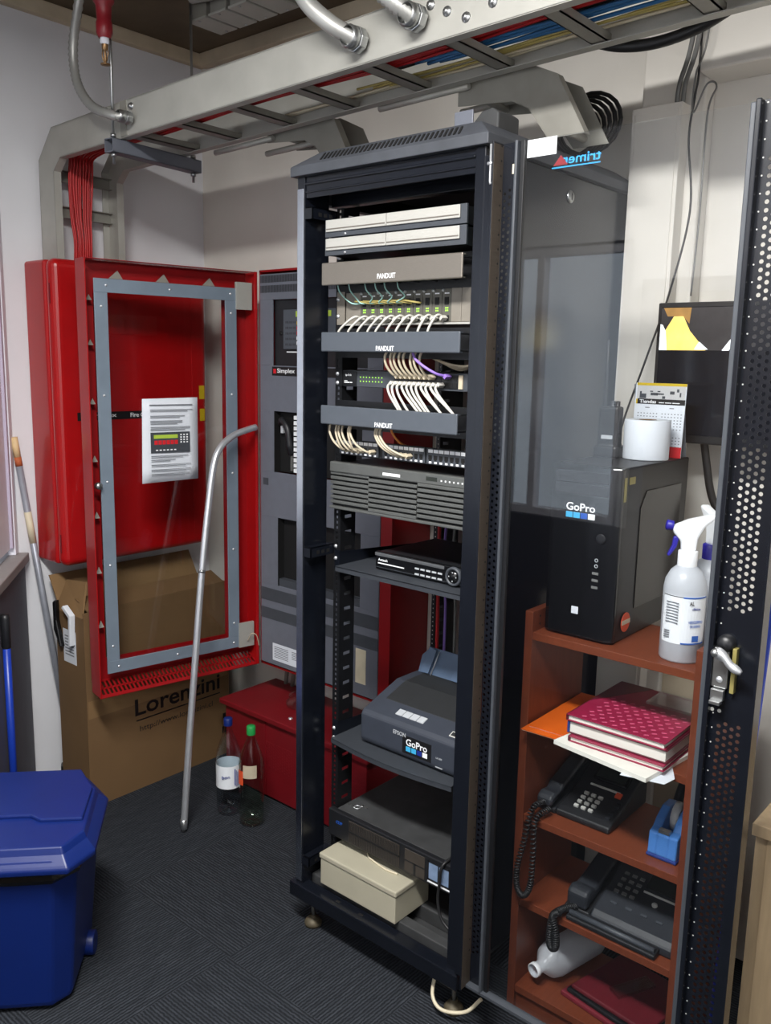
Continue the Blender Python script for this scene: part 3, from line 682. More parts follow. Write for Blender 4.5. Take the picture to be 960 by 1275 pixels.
# switch
t = thing('network_switch', 'slim black network switch full of white patch cords', 'network switch', (.30, .2, 1.645))
obj('housing', MB().box(.080, .520, .098, .30, 1.646, 1.690), 'charcoal', t, bevel=.0015)
obj('ear', MB().box(.059, .082, .093, .0965, 1.646, 1.690).box(.518, .541, .093, .0965, 1.646, 1.690), 'rack_dark', t)
obj('badge_plate', MB().box(.0785, .133, .0955, .0965, 1.648, 1.688), 'rack_dark', t)
text('tp-link', (.104, .0953, 1.677), XP, ZP, .024, .008, 'white_print', t)
prints('badge_print', 'white_print', t, (.088, .0955, 1.653), XP, ZP, [(.0, .012, .008, .0095), (.0, .02, .003, .0055), (.022, .03, .003, .0055)])
lg = MB()
for k_ in range(8):
    for j in range(2): lg.box(.145+.011*k_, .148+.011*k_, .0972, .0981, 1.660+.011*j, 1.663+.011*j)
obj('status_lights', lg, 'led_green', t)
for x0 in (.268, .32, .372, .424):
    pb = obj('port_block', MB().box(x0, x0+.050, .0955, .099, 1.652, 1.686), 'rack_dark', t)
    for k_ in range(4):
        for j in range(2): obj('port', MB().box(x0+.002+.012*k_, x0+.012+.012*k_, .0948, .0957, 1.655+.016*j, 1.667+.016*j), 'pure_black', pb)
obj('sfp_port', MB().box(.478, .49, .094, .098, 1.652, 1.686), 'cable_beige', t)
# patch panel
t = thing('patch_panel', 'black patch panel with white label strips above the slatted unit', 'patch panel', (.30, .12, 1.456))
obj('plate', MB().box(.059, .541, .094, .0965, 1.456, 1.5005), 'rack_dark', t, bevel=.001)
for x0 in (.078, .238, .388):
    w_ = .145
    bl = obj('port_block', MB().box(x0, x0+w_, .089, .094, 1.459, 1.4985), 'charcoal', t, bevel=.001)
    for k_ in range(8):
        xx = x0+.006+.0172*k_
        obj('label_tab', MB().box(xx, xx+.0145, .0884, .0892, 1.488, 1.4965), 'white_print', bl)
        obj('jack', MB().box(xx+.001, xx+.012, .0883, .0892, 1.470, 1.4815).box(xx+.0035, xx+.0095, .0883, .0892, 1.467, 1.470), 'pure_black', bl)
        obj('port_number', MB().box(xx+.003, xx+.011, .0886, .0891, 1.4605, 1.4655), 'white_print', bl)
# big slatted UPS
t = thing('slatted_ups', 'wide grey rack unit with horizontal slatted bezel', 'power supply', (.30, .2, 1.305))
obj('housing', MB().box(.080, .520, .092, .50, 1.306, 1.436), 'rack_dark', t)
obj('bezel_back', MB().box(.060, .540, .084, .092, 1.305, 1.437), 'pure_black', t)
obj('bezel_top', MB().box(.060, .540, .069, .088, 1.4085, 1.437), 'slat_grey', t, bevel=.003)
obj('bezel_bottom', MB().box(.060, .540, .069, .088, 1.304, 1.312), 'slat_grey', t, bevel=.002)
for x0, x1, dz, n in ((.060, .204, .0048, 7), (.206, .374, -.002, 7), (.376, .540, .0040, 7)):
    for k_ in range(n):
        z = 1.3145+.0136*k_+dz
        if z > 1.402: continue
        obj('slat', MB().box(x0, x1, .069+.004*(x0 < .1), .082, z, z+.0088), 'slat_grey', t, bevel=.0014)
obj('badge', MB().box(.258, .318, .0682, .0695, 1.417, 1.4245), 'white_print', t)
obj('display', MB().box(.405, .440, .0682, .0695, 1.4185, 1.429), 'lcd', t)
for k_ in range(6): obj('indicator', MB().box(.452+.013*k_, .456+.013*k_, .0682, .0695, 1.420, 1.424), 'white_print', t)
# DVR shelf + DVR
def rshelf(name, lab, z, yf, yb, x0=.080, x1=.520, bow=0.):
    t = thing(name, lab, 'rack shelf', (.30, yf, z), 'cantilever rack shelves')
    n = 8; pts = [(x0+(x1-x0)*i/n, yf-bow*math.sin(PI*i/n)) for i in range(n+1)]
    obj('tray', MB().prism(pts+[(x1, yb), (x0, yb)], (0, 0, -.003), (0, 0, z), XP, YP), 'shelf_grey', t)
    obj('front_lip', MB().prism(pts+[(x1, yf+.003), (x0, yf+.003)], (0, 0, -.014), (0, 0, z-.001), XP, YP), 'shelf_grey', t)
    for xx, s in ((x0-.0025, 1), (x1+.0005, -1)):
        obj('bracket', MB().prism([(.092, z-.012), (.092, z+.040), (yb, z+.010), (yb, z-.003)], (.002, 0, 0), (xx, 0, 0), YP, ZP), 'rack_black', t)
        obj('ear', MB().box(min(xx, xx-s*.018), max(xx, xx-s*.018), .0937, .0967, z-.014, z+.042), 'rack_black', t)
rshelf('rack_shelf', 'grey rack shelf carrying the video recorder', 1.137, .075, .48, bow=.0)
t = thing('video_recorder', 'flat black video recorder with round dial on the rack shelf', 'video recorder', (.36, .25, 1.137))
obj('case', MB().box(.188, .516, .140, .40, 1.139, 1.188), 'black_plastic', t, bevel=.002)
obj('front_panel', MB().box(.186, .518, .128, .141, 1.140, 1.190), 'black_gloss', t, bevel=.003)
obj('silver_strip', MB().box(.185, .428, .1268, .1285, 1.178, 1.187), 'steel', t, bevel=.001)
text('Avtech', (.214, .1277, 1.168), XP, ZP, .034, .0075, 'white_print', t)
prints('tagline', 'white_print', t, (.196, .128, 1.156), XP, ZP, [(0, .095, 0, .0032)])
for k_ in range(5):
    for j in range(2): obj('button', MB().box(.330+.0195*k_, .344+.0195*k_, .1262, .1285, 1.1625-.0155*j, 1.167-.0155*j), 'button_grey', t)
obj('lower_seam', MB().box(.187, .517, .1272, .1282, 1.1455, 1.1465), 'charcoal', t)
dl = obj('dial', MB().lathe([(.026, 0), (.026, .006), (.023, .010), (.019, .009), (.018, .005), (0, .005)], (.462, .128, 1.1655), (0, -1, 0), 28), 'charcoal', t)
obj('dial_pad', MB().lathe([(.0165, .005), (.016, .009), (.007, .0095), (.006, .011), (0, .011)], (.462, .128, 1.1655), (0, -1, 0), 24), 'black_gloss', dl)
for a_ in range(4): obj('arrow', MB().box(.462+.0115*math.cos(a_*PI/2)-.0015, .462+.0115*math.cos(a_*PI/2)+.0015, .1178, .119, 1.1655+.0115*math.sin(a_*PI/2)-.0015, 1.1655+.0115*math.sin(a_*PI/2)+.0015), 'button_grey', dl)
obj('usb_port', MB().box(.503, .519, .1265, .1285, 1.150, 1.156).box(.503, .519, .1265, .1285, 1.166, 1.170), 'button_grey', t)
# printer shelf + printer
rshelf('rack_shelf', 'grey rack shelf carrying the dot matrix printer', .618, .065, .48, bow=.02)
t = thing('dot_matrix_printer', 'dark grey dot matrix printer with blue-grey paper support', 'printer', (.345, .24, .618))
x0, x1, yf, yb, z0 = .163, .518, .10, .40, .622
mb = MB().prism([(yf+.01, z0), (yf, z0+.012), (yf, z0+.090), (yf+.012, z0+.100), (yf+.075, z0+.122), (yf+.16, z0+.150), (yb-.02, z0+.150), (yb, z0+.13), (yb, z0)], (x1-x0, 0, 0), (x0, 0, 0), YP, ZP)
body = obj('body', mb, 'printer_grey', t, bevel=.009, bseg=3)
sl0 = Vector((0, .085, .028)).normalized()
obj('lid', MB().prism([(yf+.070, z0+.121), (yf+.16, z0+.1515), (yb-.03, z0+.1515), (yb-.03, z0+.145), (yf+.16, z0+.145), (yf+.072, z0+.116)], (x1-x0-.05, 0, 0), (x0+.035, 0, 0), YP, ZP), 'printer_lid', t, bevel=.003)
tn = Vector((0, .063, .022)).normalized(); tnn = Vector((0, -.022, .063)).normalized()
for k_ in range(4):
    c0 = Vector((.283+.0255*k_, yf+.040, z0+.1095)); obj('button', MB().obox(c0, XP, tn, tnn, .0118, .012, .0025), 'button_grey', t, bevel=.001)
obj('badge', MB().obox((.478, yf+.03, z0+.1068), XP, tn, tnn, .011, .010, .001), 'key_white', t)
obj('badge_centre', MB().obox((.478, yf+.03, z0+.1070), XP, tn, tnn, .008, .007, .0014), 'printer_lid', t)
text('EPSON', (.312, yf-.0004, z0+.070), XP, ZP, .045, .012, 'button_grey', t)
st = obj('sticker', MB().box(.323, .425, yf-.0006, yf+.0002, z0+.018, z0+.070), 'black_print', t, bevel=.006)
text('GoPro', (.374, yf-.0008, z0+.053), XP, ZP, .074, .020, 'white_print', t, 'sticker_lettering')
for k_, mm in enumerate(('gopro_cyan', 'gopro_cyan', 'gopro_deep', 'white_print')): obj('logo_square', MB().box(.337+.0195*k_, .3535+.0195*k_, yf-.0011, yf-.0005, z0+.026, z0+.040), mm, st)
text('LX-350', (.452, yf-.0004, z0+.040), XP, ZP, .020, .005, 'button_grey', t)
prints('small_print', 'button_grey', t, (.440, yf, z0+.012), XP, ZP, [(0, .024, 0, .003)])
ps = MB().prism([(0, 0), (.19, 0), (.19, .050), (.165, .085), (.025, .085), (0, .055)], (0, .004, 0), (.175, yb-.05, z0+.147), XP, Vector((0, .35, .94)))
psu = obj('paper_support', ps, 'printer_tray', t, bevel=.003)
for x in (.19, .305): obj('paper_guide', MB().prism([(0, 0), (.03, 0), (.042, .075), (.012, .082)], (0, -.006, 0), (x, yb-.052, z0+.155), XP, Vector((0, .35, .94))), 'printer_tray', psu, bevel=.002)
obj('guide_wire', MB().cyl((.228, yb-.056, z0+.150), (.242, yb-.03, z0+.225), .0018, 6), 'chrome', psu)
# lower UPS
t = thing('rack_ups', 'black low rack UPS with grille front and dusty flat top', 'power supply', (.30, .3, .298))
obj('case', MB().box(.080, .520, .094, .60, .300, .382), 'dusty_black', t, bevel=.003)
obj('face', MB().box(.060, .540, .078, .0965, .298, .382), 'black_plastic', t, bevel=.003)
obj('grille', MB().box(.145, .340, .0765, .0785, .304, .372), 'ups_face', t)
gr = MB()
for k_ in range(32): gr.box(.148+.006*k_, .150+.006*k_, .0752, .0766, .306, .370)
obj('grille_bars', gr, 'black_plastic', t, kind='stuff')
obj('grille_divider', MB().box(.145, .340, .0745, .0766, .337, .340), 'black_plastic', t)
obj('filter_panel', MB().box(.360, .432, .0765, .0785, .304, .372), 'ups_face', t, bevel=.001)
obj('filter_cross', MB().box(.360, .432, .0755, .0768, .336, .339).box(.393, .400, .0755, .0768, .304, .338), 'black_plastic', t)
obj('display', MB().box(.447, .515, .0762, .0785, .318, .366), 'display_blue', t)
obj('display_frame', MB().box(.443, .519, .0755, .0765, .366, .370).box(.443, .519, .0755, .0765, .314, .318).box(.443, .447, .0755, .0765, .314, .37).box(.515, .519, .0755, .0765, .314, .37).box(.478, .482, .0755, .0765, .318, .366), 'phone_black', t)
obj('model_strip', MB().box(.443, .519, .0762, .0785, .306, .310), 'white_print', t)
text('CDP', (.105, .0776, .349), XP, ZP, .026, .009, 'gopro_blue', t)
kr = thing('key_ring', 'small bunch of keys lying on the low rack UPS', 'keys', (.12, .14, .382))
obj('ring', MB().tube([(.125+.010*math.cos(a_*PI/6), .135+.010*math.sin(a_*PI/6), .3845) for a_ in range(13)], .0013, 6, False), 'chrome', kr)
obj('key', MB().box(.085, .115, .130, .136, .3825, .3845).lathe([(0, .3825), (.007, .3825), (.007, .3845), (0, .3845)], (.116, .133, 0), n=10), 'steel', kr)
obj('key', MB().box(.130, .150, .150, .155, .3825, .3845).lathe([(0, .3825), (.006, .3825), (.006, .3845), (0, .3845)], (.130, .1525, 0), n=10), 'steel', kr)
# beige box on the base
t = thing('metal_box', 'beige metal box with lipped lid on the rack floor', 'box', (.23, .1, .171))
obj('box_body', MB().box(.085, .377, .020, .172, .1712, .254), 'beige_box', t, bevel=.002)
obj('box_lid', MB().box(.0815, .3805, .0165, .176, .2535, .271), 'beige_box', t, bevel=.004)
tag(obj('cable_offcut', MB().tube(spline([(.19, .115, .2755), (.21, .095, .2745), (.25, .085, .2742), (.29, .08, .2742), (.33, .085, .2742)], 6), .003, 6), 'cord_cream'), 'short cream cable offcut lying on the beige metal box', 'cable')
# patch cords
def cord(name, m, pts, r, lab, grp, boot=None):
    t = thing(name, lab, 'cable', pts[0], grp)
    obj('cord', MB().tube(spline(pts, 5), r, 7), m, t)
    if boot:
        p = Vector(pts[0]); obj('plug', MB().obox(p+Vector(boot)*.008, Vector(boot), Vector(boot).orthogonal(), Vector(boot).cross(Vector(boot).orthogonal()), .012, .005, .005), m, t, bevel=.001)
R_ = random.uniform
ORD = ['first', 'second', 'third', 'fourth', 'fifth', 'sixth', 'seventh', 'eighth', 'ninth', 'tenth', 'eleventh']
for k_ in range(10):
    x = .159+.0305*k_; sh = -.045+.003*k_+R_(-.004, .004)
    cord('network_cable', 'cable_white', [(x, .090, 1.825), (x-.002, .062, 1.831), (x+sh*.5, .050, 1.815), (x+sh, .045, 1.792), (x+sh, .046, 1.775)], .0033, 'white patch cord from the %s converter module, counted from the left' % ORD[k_], 'white cords below the converter chassis', (0, -1, 0))
for k_, x in enumerate((.098, .138, .195, .230, .262, .305)):
    cord('fibre_cable', 'cable_aqua', [(.168+.030*k_, .092, 1.868+R_(-.003, .003)), (.135+.030*k_, .078, 1.866), (x+.014, .070, 1.880), (x+.002, .060, 1.898), (x, .055, 1.915)], .0018, 'thin aqua fibre under the top cable manager, %s from the left' % ORD[k_], 'aqua fibres')
    cord('fibre_lead', 'cable_yellow', [(.205+.030*k_, .092, 1.864), (.19+.030*k_, .082, 1.866), (.165+.030*k_, .078, 1.870), (.14+.030*k_, .078, 1.872)], .0026, 'yellow fibre lead across the converter modules, %s from the left' % ORD[k_], 'yellow fibre leads')
for k_ in range(8):
    x = .282+.0155*k_; dx = R_(-.012, .004)
    cord('network_cable', 'cable_beige', [(x+.012, .090, 1.679), (x+.006, .066, 1.684), (x+dx*.6, .050, 1.705), (x+dx, .045, 1.728), (x+dx+.006, .050, 1.748)], .0034, 'beige patch cord arching up from the switch, %s from the left' % ORD[k_], 'beige cords above the switch', (0, -1, 0))
for k_ in range(11):
    x = .276+.0155*k_; dx = .045+.006*k_*(.6+.3*(k_ % 2))+R_(-.01, .01)
    cord('network_cable', 'cable_white', [(x, .090, 1.660), (x+.002, .060, 1.655), (x+dx*.35, .045, 1.635), (x+dx*.75, .042, 1.610), (min(x+dx, .52), .046, 1.590)], .0034, 'white patch cord sweeping down from the switch, %s from the left' % ORD[k_], 'white cords below the switch', (0, -1, 0))
cord('purple_cable', 'cable_purple', [(.452, .090, 1.682), (.44, .056, 1.688), (.41, .040, 1.706), (.382, .0395, 1.725), (.37, .042, 1.75)], .0036, 'single purple patch cord plugged into the network switch', None, (0, -1, 0))
for k_, (x, dx) in enumerate(((.088, .035), (.112, .012), (.122, .025), (.135, .035), (.158, .008), (.165, .045), (.255, .05), (.262, .06), (.272, .065))):
    cord('network_cable', 'cable_beige', [(x+dx, .086, 1.474), (x+dx-.004, .060, 1.476), (x+dx*.3, .046, 1.496), (x-.004, .043, 1.525), (x, .046, 1.552)], .0032, 'beige patch cord below the lowest cable manager, %s from the left' % ORD[k_], 'beige cords above the patch panel', (0, -1, 0))
cord('orange_cable', 'cable_orange', [(.305, .20, 1.47), (.300, .10, 1.50), (.298, .06, 1.53), (.298, .05, 1.552)], .0032, 'orange cord below the lowest cable manager', None)
for k_ in range(4):
    cord('beige_cable', 'cable_beige', [(.36, .105+.008*k_, 1.735), (.42, .110+.008*k_, 1.716-.003*k_), (.47-.004*k_, .112+.008*k_, 1.708-.003*k_), (.500-.003*k_, .108+.008*k_, 1.712), (.512-.003*k_, .105+.008*k_, 1.73), (.512-.003*k_, .105+.008*k_, 1.755)], .0034, 'beige cable looped at the right side above the switch', 'beige loops above the switch')
for k_ in range(3):
    cord('white_cable', 'cable_white', [(.535, .06+.01*k_, 1.585), (.548, .045, 1.575-.008*k_), (.56, .06, 1.568-.008*k_), (.548, .10, 1.56)], .0036, 'white cable loop tucked right of the lowest cable manager', 'white loops by the lowest manager')
for k_ in range(3):
    cord('aqua_cable', 'cable_aqua', [(.540, .086, 2.065-.03*k_), (.553-.004*k_, .07, 2.06-.04*k_), (.560-.005*k_, .06, 2.02-.045*k_), (.554-.004*k_, .07, 1.98-.045*k_), (.540, .086, 1.955-.03*k_)], .002, 'aqua fibre coil right of the silver fibre shelves', 'aqua fibre coils')
# things at the back of the rack
tag(obj('blank_panel', MB().box(.10, .50, .600, .604, 2.085, 2.128), 'silver_door', bevel=.001), 'light grey blank panel at the rear top of the rack', 'panel')
for nm, m, x, lab in (('hanging_cable', 'cable_red', .118, 'thick red cable hanging behind the recorder shelf'), ('hanging_cable', 'cable_purple', .150, 'dull purple cable hanging behind the printer'), ('hanging_cable', 'cable_grey', .185, 'grey cable hanging behind the printer'), ('hanging_cable', 'cable_black', .222, 'black cable hanging behind the printer')):
    tag(obj(nm, MB().tube(spline([(x, .515, 1.29), (x+R_(-.010, .010), .51, 1.10), (x+R_(-.011, .011), .51, .95), (x+R_(-.011, .011), .51, .70)], 8), .006 if m == 'cable_red' else .0045, 8), m), lab, 'cable', 'cables hanging in the rack')
tag(obj('power_cable', MB().tube(spline([(.505, .32, .388), (.505, .15, .389), (.502, .085, .388), (.497, .066, .372), (.494, .064, .33), (.493, .060, .28), (.51, .055, .235), (.545, .055, .21)], 8), .0042, 8), 'cable_black'), 'black power cord draped over the low rack UPS', 'cable')
tag(obj('white_power_cable', MB().tube(spline([(.555, .085, .33), (.550, .07, .29), (.546, .065, .24), (.552, .07, .20)], 8), .006, 8), 'cord_cream'), 'white cord at the right end of the low rack UPS', 'cable')
tag(obj('floor_cable', MB().tube(spline([(.515, .03, .09), (.53, .00, .045), (.57, -.01, .030), (.63, .01, .045), (.665, .03, .09)], 8), .005, 8), 'cord_cream'), 'cream cord looped around the right front rack foot', 'cable')
# things lying on the rack roof
ZR = RT+.066
tag(obj('grey_bracket_box', MB().box(.42, .475, .12, .125, ZR-.001, ZR+.055).box(.42, .475, .12, .17, ZR-.001, ZR+.003), 'grey_panel', bevel=.002), 'small grey metal bracket standing on the rack roof', 'bracket')
tag(obj('dark_adapter', MB().prism([(.46, 0), (.548, 0), (.548, .038), (.53, .050), (.50, .046), (.46, .008)], (0, .09, 0), (0, .12, ZR)), 'dusty_black', bevel=.012, bseg=3), 'dusty black hump-shaped case on the rack roof corner', 'case')
mb = MB()
for k_ in range(5):
    mb.tube([(.52+.018*k_*.2+ (.075+.004*k_)*math.cos(a_*PI/10), .52+.015*k_, ZR+.012+.008*k_*.5+.0+(.062+.004*k_)*(1+math.sin(a_*PI/10))) for a_ in range(21)], .006, 6, False)
tag(obj('cable_coil', mb, 'cable_black'), 'coil of black cable standing behind the rack roof', 'cable')

# ================================================================== FIRE ALARM EQUIPMENT
# closed red cabinet on the left wall
t = thing('fire_cabinet', 'closed red fire control cabinet on the left wall under the cable riser', 'fire cabinet', (-1.40, .28, .935))
obj('cabinet_body', MB().box(-1.398, -1.25, -.052, .615, .935, 2.05), 'red_paint', t, bevel=.012, bseg=3)
obj('cabinet_door', MB().box(-1.25, -1.19, -.055, .618, .932, 2.053), 'red_paint', t, bevel=.030, bseg=5)
obj('door_rib', MB().box(-1.19, -1.187, .535, .565, .98, 2.0), 'red_paint', t, bevel=.001)
for z in (1.02, 1.93): obj('hinge_slot', MB().box(-1.215, -1.209, -.0562, -.054, z-.035, z+.035), 'red_dark', t)
nm = obj('name_strip', MB().box(-1.1905, -1.1885, .02, .56, 1.476, 1.506), 'black_print', t)
text('Simplex', (-1.1884, .125, 1.491), YP, ZP, .115, .020, 'white_print', t)
text('Fire Control', (-1.1884, .305, 1.491), YP, ZP, .125, .017, 'white_print', t)
obj('warning_sticker', MB().box(-1.1905, -1.1885, .572, .598, 1.545, 1.60), 'sticker_yellow', t)
obj('warning_sticker', MB().box(-1.1905, -1.1885, .574, .598, 1.455, 1.505), 'sticker_yellow', t)

# wall-mounted alarm panel with its door standing open
fp = thing('fire_alarm_panel', 'red wall-mounted alarm panel with grey fascia and door swung open', 'alarm panel', (-.48, .66, .5))
bx = MB(); bx.box(-.803, -.115, .765, .769, .50, 2.042); bx.box(-.803, -.797, .565, .768, .50, 2.042); bx.box(-.121, -.115, .565, .768, .50, 2.042); bx.box(-.803, -.115, .565, .768, 2.034, 2.042); bx.box(-.803, -.115, .565, .768, .50, .508)
bx.box(-.165, -.115, .555, .568, .50, 2.042)
obj('backbox', bx, 'red_inner', fp)
FY = .556
fa = MB()
def ring(mb, x0, x1, z0, z1, holes, y0, y1):
    """plate with rectangular openings stacked in z"""
    z = z0
    for (hx0, hx1, hz0, hz1) in holes:
        mb.box(x0, x1, y0, y1, z, hz0); mb.box(x0, hx0, y0, y1, hz0, hz1); mb.box(hx1, x1, y0, y1, hz0, hz1); z = hz1
    mb.box(x0, x1, y0, y1, z, z1)
ring(fa, -.79, -.17, .515, 2.025, [(-.69, -.26, .843, 1.113), (-.71, -.26, 1.289, 1.521), (-.719, -.24, 1.691, 1.932)], FY, FY+.006)
fas = obj('fascia', fa, 'grey_panel', fp, bevel=.001)
vb = MB()
for j in range(2):
    for k_ in range(100):
        vb.box(-.785+.0061*k_, -.7815+.0061*k_, FY-.0006, FY+.0002, 1.958+.036*j, 1.984+.036*j)
obj('vent_slots', vb, 'rack_dark', fas, kind='stuff')
obj('display_bay', MB().box(-.719, -.24, FY+.012, FY+.02, 1.691, 1.932), 'black_plastic', fp)
dp = obj('display_panel', MB().box(-.668, -.40, FY+.006, FY+.013, 1.752, 1.895), 'cover_grey', fp, bevel=.002)
for j in range(5):
    for k_ in range(3): obj('key', MB().box(-.655+.02*k_, -.641+.02*k_, FY+.0045, FY+.0065, 1.765+.02*j, 1.773+.02*j), 'charcoal', dp)
obj('lcd_strip', MB().box(-.600, -.42, FY+.0045, FY+.0065, 1.868, 1.888), 'lcd_green', dp)
for j in range(5): obj('alarm_key', MB().box(-.595, -.575, FY+.0045, FY+.0065, 1.768+.018*j, 1.78+.018*j), ['white_print', 'white_print', 'red_print', 'red_print', 'sticker_yellow'][j], dp)
prints('small_print', 'white_print', fp, (-.655, FY+.012, 1.740), XP, ZP, [(0, .18, 0, .004)])
obj('keyhole', MB().lathe([(0, .002), (.008, .002), (.008, 0)], (-.685, FY+.012, 1.81), (0, -1, 0), 14), 'pure_black', fp)
obj('name_strip', MB().box(-.722, -.24, FY-.001, FY+.0005, 1.654, 1.687), 'black_print', fp)
text('Simplex', (-.645, FY-.0011, 1.6705), XP, ZP, .095, .021, 'white_print', fp)
obj('logo_mark', MB().box(-.713, -.699, FY-.0022, FY-.001, 1.662, 1.679), 'red_print', fp)
obj('handset_bay', MB().box(-.71, -.26, FY+.03, FY+.04, 1.289, 1.521).box(-.712, -.709, FY, FY+.04, 1.289, 1.521), 'pure_black', fp)
hs_ = obj('handset', MB().tube(spline([(-.685, FY+.012, 1.478), (-.665, FY+.0, 1.488), (-.635, FY-.002, 1.46), (-.625, FY+.0, 1.40), (-.625, FY+.01, 1.365)], 5), [.014]*6+[.012]*9+[.014]*6, 10), 'black_plastic', fp)
cp = [(-.625+.006*math.cos(k_*1.3), FY+.012+.006*math.sin(k_*1.3), 1.36-.0011*k_) for k_ in range(55)]
obj('coil_cord', MB().tube(cp, .0018, 5), 'cable_grey', hs_)
obj('clip', MB().box(-.684, -.672, FY+.008, FY+.02, 1.44, 1.485), 'button_grey', fp)
bk = MB()
for j in range(11): obj('zone_key', MB().box(-.606, -.560, FY+.002, FY+.030, 1.297+.0198*j, 1.311+.0198*j), 'white_print', fp)
obj('small_jack', MB().box(-.775, -.745, FY-.001, FY+.001, 1.235, 1.262), 'charcoal', fp)
obj('lower_bay', MB().box(-.69, -.26, FY+.03, FY+.04, .843, 1.113).box(-.692, -.689, FY, FY+.04, .843, 1.113), 'pure_black', fp)
obj('bay_ledge', MB().box(-.69, -.26, FY+.004, FY+.03, .843, .872), 'charcoal', fp)
obj('dark_band', MB().box(-.79, -.17, FY-.0012, FY+.0002, .775, .825).box(-.79, -.17, FY-.0012, FY+.0002, .70, .745), 'charcoal', fp)  # two charcoal bands across the lower fascia
lb = obj('data_label', MB().box(-.722, -.50, FY-.001, FY+.0002, .535, .605), 'paper', fp)
prints('label_print', 'grey_print', lb, (-.722, FY-.001, .535), XP, ZP, [(.01, .09, .055-.007*k_, .058-.007*k_) for k_ in range(7)]+[(.11, .20, .055-.007*k_, .058-.007*k_) for k_ in range(5)])
obj('data_label', MB().box(-.275, -.225, FY-.001, FY+.0002, .56, .69), 'cord_cream', fp)

# open door of the panel
AD = math.radians(-101); dd = Vector((math.cos(AD), math.sin(AD), 0)); dn = Vector((-dd.y, dd.x, 0)); HH = Vector((-.80, .552, 0))
def db(mb, s0, s1, o0, o1, z0, z1):
    return mb.obox(HH+dd*(s0+s1)/2+dn*(o0+o1)/2+ZP*(z0+z1)/2, dd, dn, ZP, abs(s1-s0)/2, abs(o1-o0)/2, abs(z1-z0)/2)
W0, W1, Z0, Z1, DEP = .0, .65, .50, 2.035, .086
m_ = MB(); db(m_, W0, W1, -DEP-.003, -DEP, .538, .62); db(m_, W0, W1, -DEP-.003, -DEP, 1.945, Z1); db(m_, W0, .105, -DEP-.003, -DEP, .62, 1.945); db(m_, .595, W1, -DEP-.003, -DEP, .62, 1.945)
dr = obj('door', m_, 'red_inner', fp, label='open red door with glass window in a grey steel frame')
m_ = MB(); db(m_, W1-.003, W1, -DEP, 0, Z0, Z1); db(m_, W0, W0+.003, -DEP, 0, Z0, Z1); db(m_, W0, W0+.012, -.003, 0, Z0, Z1)
obj('side_lip', m_, 'red_paint', dr)
for z, nm in ((Z1-.002, 'top_lip'), (Z0, 'bottom_lip')):
    m_ = MB()
    if nm == 'top_lip':
        m_.perf(HH+dd*.01-dn*(DEP-.012)+ZP*z, dd, dn, 56, 4, .0111, .0125, .0036, 8, True); db(m_, W0, W1, -.014, 0, z-.001, z+.001); db(m_, W0, W1, -DEP, -DEP+.012, z-.001, z+.001)
    else:
        n = 40; zb_ = .540; sv = (dn*DEP-ZP*(zb_-z)).normalized(); sn = sv.cross(dd); LL = math.hypot(DEP, zb_-z)
        def sb(s0, s1, l0, l1): m_.obox(HH+dd*(s0+s1)/2-dn*DEP+ZP*zb_+sv*(l0+l1)/2, dd, sv, sn, (s1-s0)/2, (l1-l0)/2, .001)
        sb(W0, W1, 0, .012); sb(W0, W1, LL-.016, LL); sb(W0, W1, LL*.5-.004, LL*.5+.004)
        for k_ in range(n+1): sb(.004+.0158*k_, .0115+.0158*k_, .012, LL-.016)
    obj(nm, m_, 'red_inner', dr)
S0, S1, G0, G1 = .075, .612, .578, 1.972; BW = .046
fr = [(S0, S1, G1-BW, G1), (S0, S1, G0, G0+BW), (S0, S0+BW, G0+BW, G1-BW), (S1-BW, S1, G0+BW, G1-BW)]
for s0, s1, z0, z1 in fr: obj('window_bar', db(MB(), s0, s1, -.030, -.024, z0, z1), 'grey_frame', dr, bevel=.001)
obj('glass_pane', db(MB(), S0+.02, S1-.02, -.036, -.031, G0+.02, G1-.02), 'panel_glass', dr)
for s, z in [(.10, 1.95), (.34, 1.95), (.57, 1.95), (.10, .60), (.34, .60), (.57, .60)]+[(q, zz) for q in (.098, .589) for zz in (.68, .98, 1.28, 1.58, 1.88)]:
    P = HH+dd*s-dn*.024+ZP*z
    obj('screw', MB().lathe([(0, .003), (.003, .0025), (.0048, 0)], P, dn, 10), 'chrome', dr)
for z0, z1 in ((1.895, 1.995), (.575, .675)): obj('hinge_plate', db(MB(), .012, S0+.004, -.030, -.018, z0, z1), 'galvanised', dr, bevel=.001)
for z in (.75, .95, 1.15, 1.35, 1.55, 1.75, 1.90):
    P = HH+dd*.615-dn*.045+ZP*z
    obj('clip_tab', MB().add([P, P+dd*.018, P+ZP*.02-dn*.02, P+dd*.018-dn*.004, P-dd*.003, P+ZP*.02-dn*.023], [(0, 1, 2), (3, 4, 5), (0, 1, 3, 4)]), 'galvanised_dull', dr)
for s in (.15, .33, .50):
    P = HH+dd*s-dn*.05+ZP*1.975
    obj('clip_tab', MB().add([P, P+dd*.05, P+dd*.01+ZP*.03-dn*.02, P+dd*.05-dn*.003, P-dn*.003, P+dd*.01+ZP*.03-dn*.023], [(0, 1, 2), (3, 4, 5)]), 'galvanised_dull', dr)
P = HH+dd*.625-dn*.02+ZP*1.27
obj('door_lock', MB().lathe([(0, .02), (.010, .02), (.012, .016), (.012, 0)], P, dn, 14), 'steel', dr)
obj('earth_wire', MB().tube(spline([HH+dd*.045-dn*.012+ZP*.60, HH+dd*.04+dn*.01+ZP*.635, HH+dd*.02+dn*.015+ZP*.625, HH+dd*.005+dn*.01+ZP*.575], 6), .0018, 6), 'cable_beige', dr)
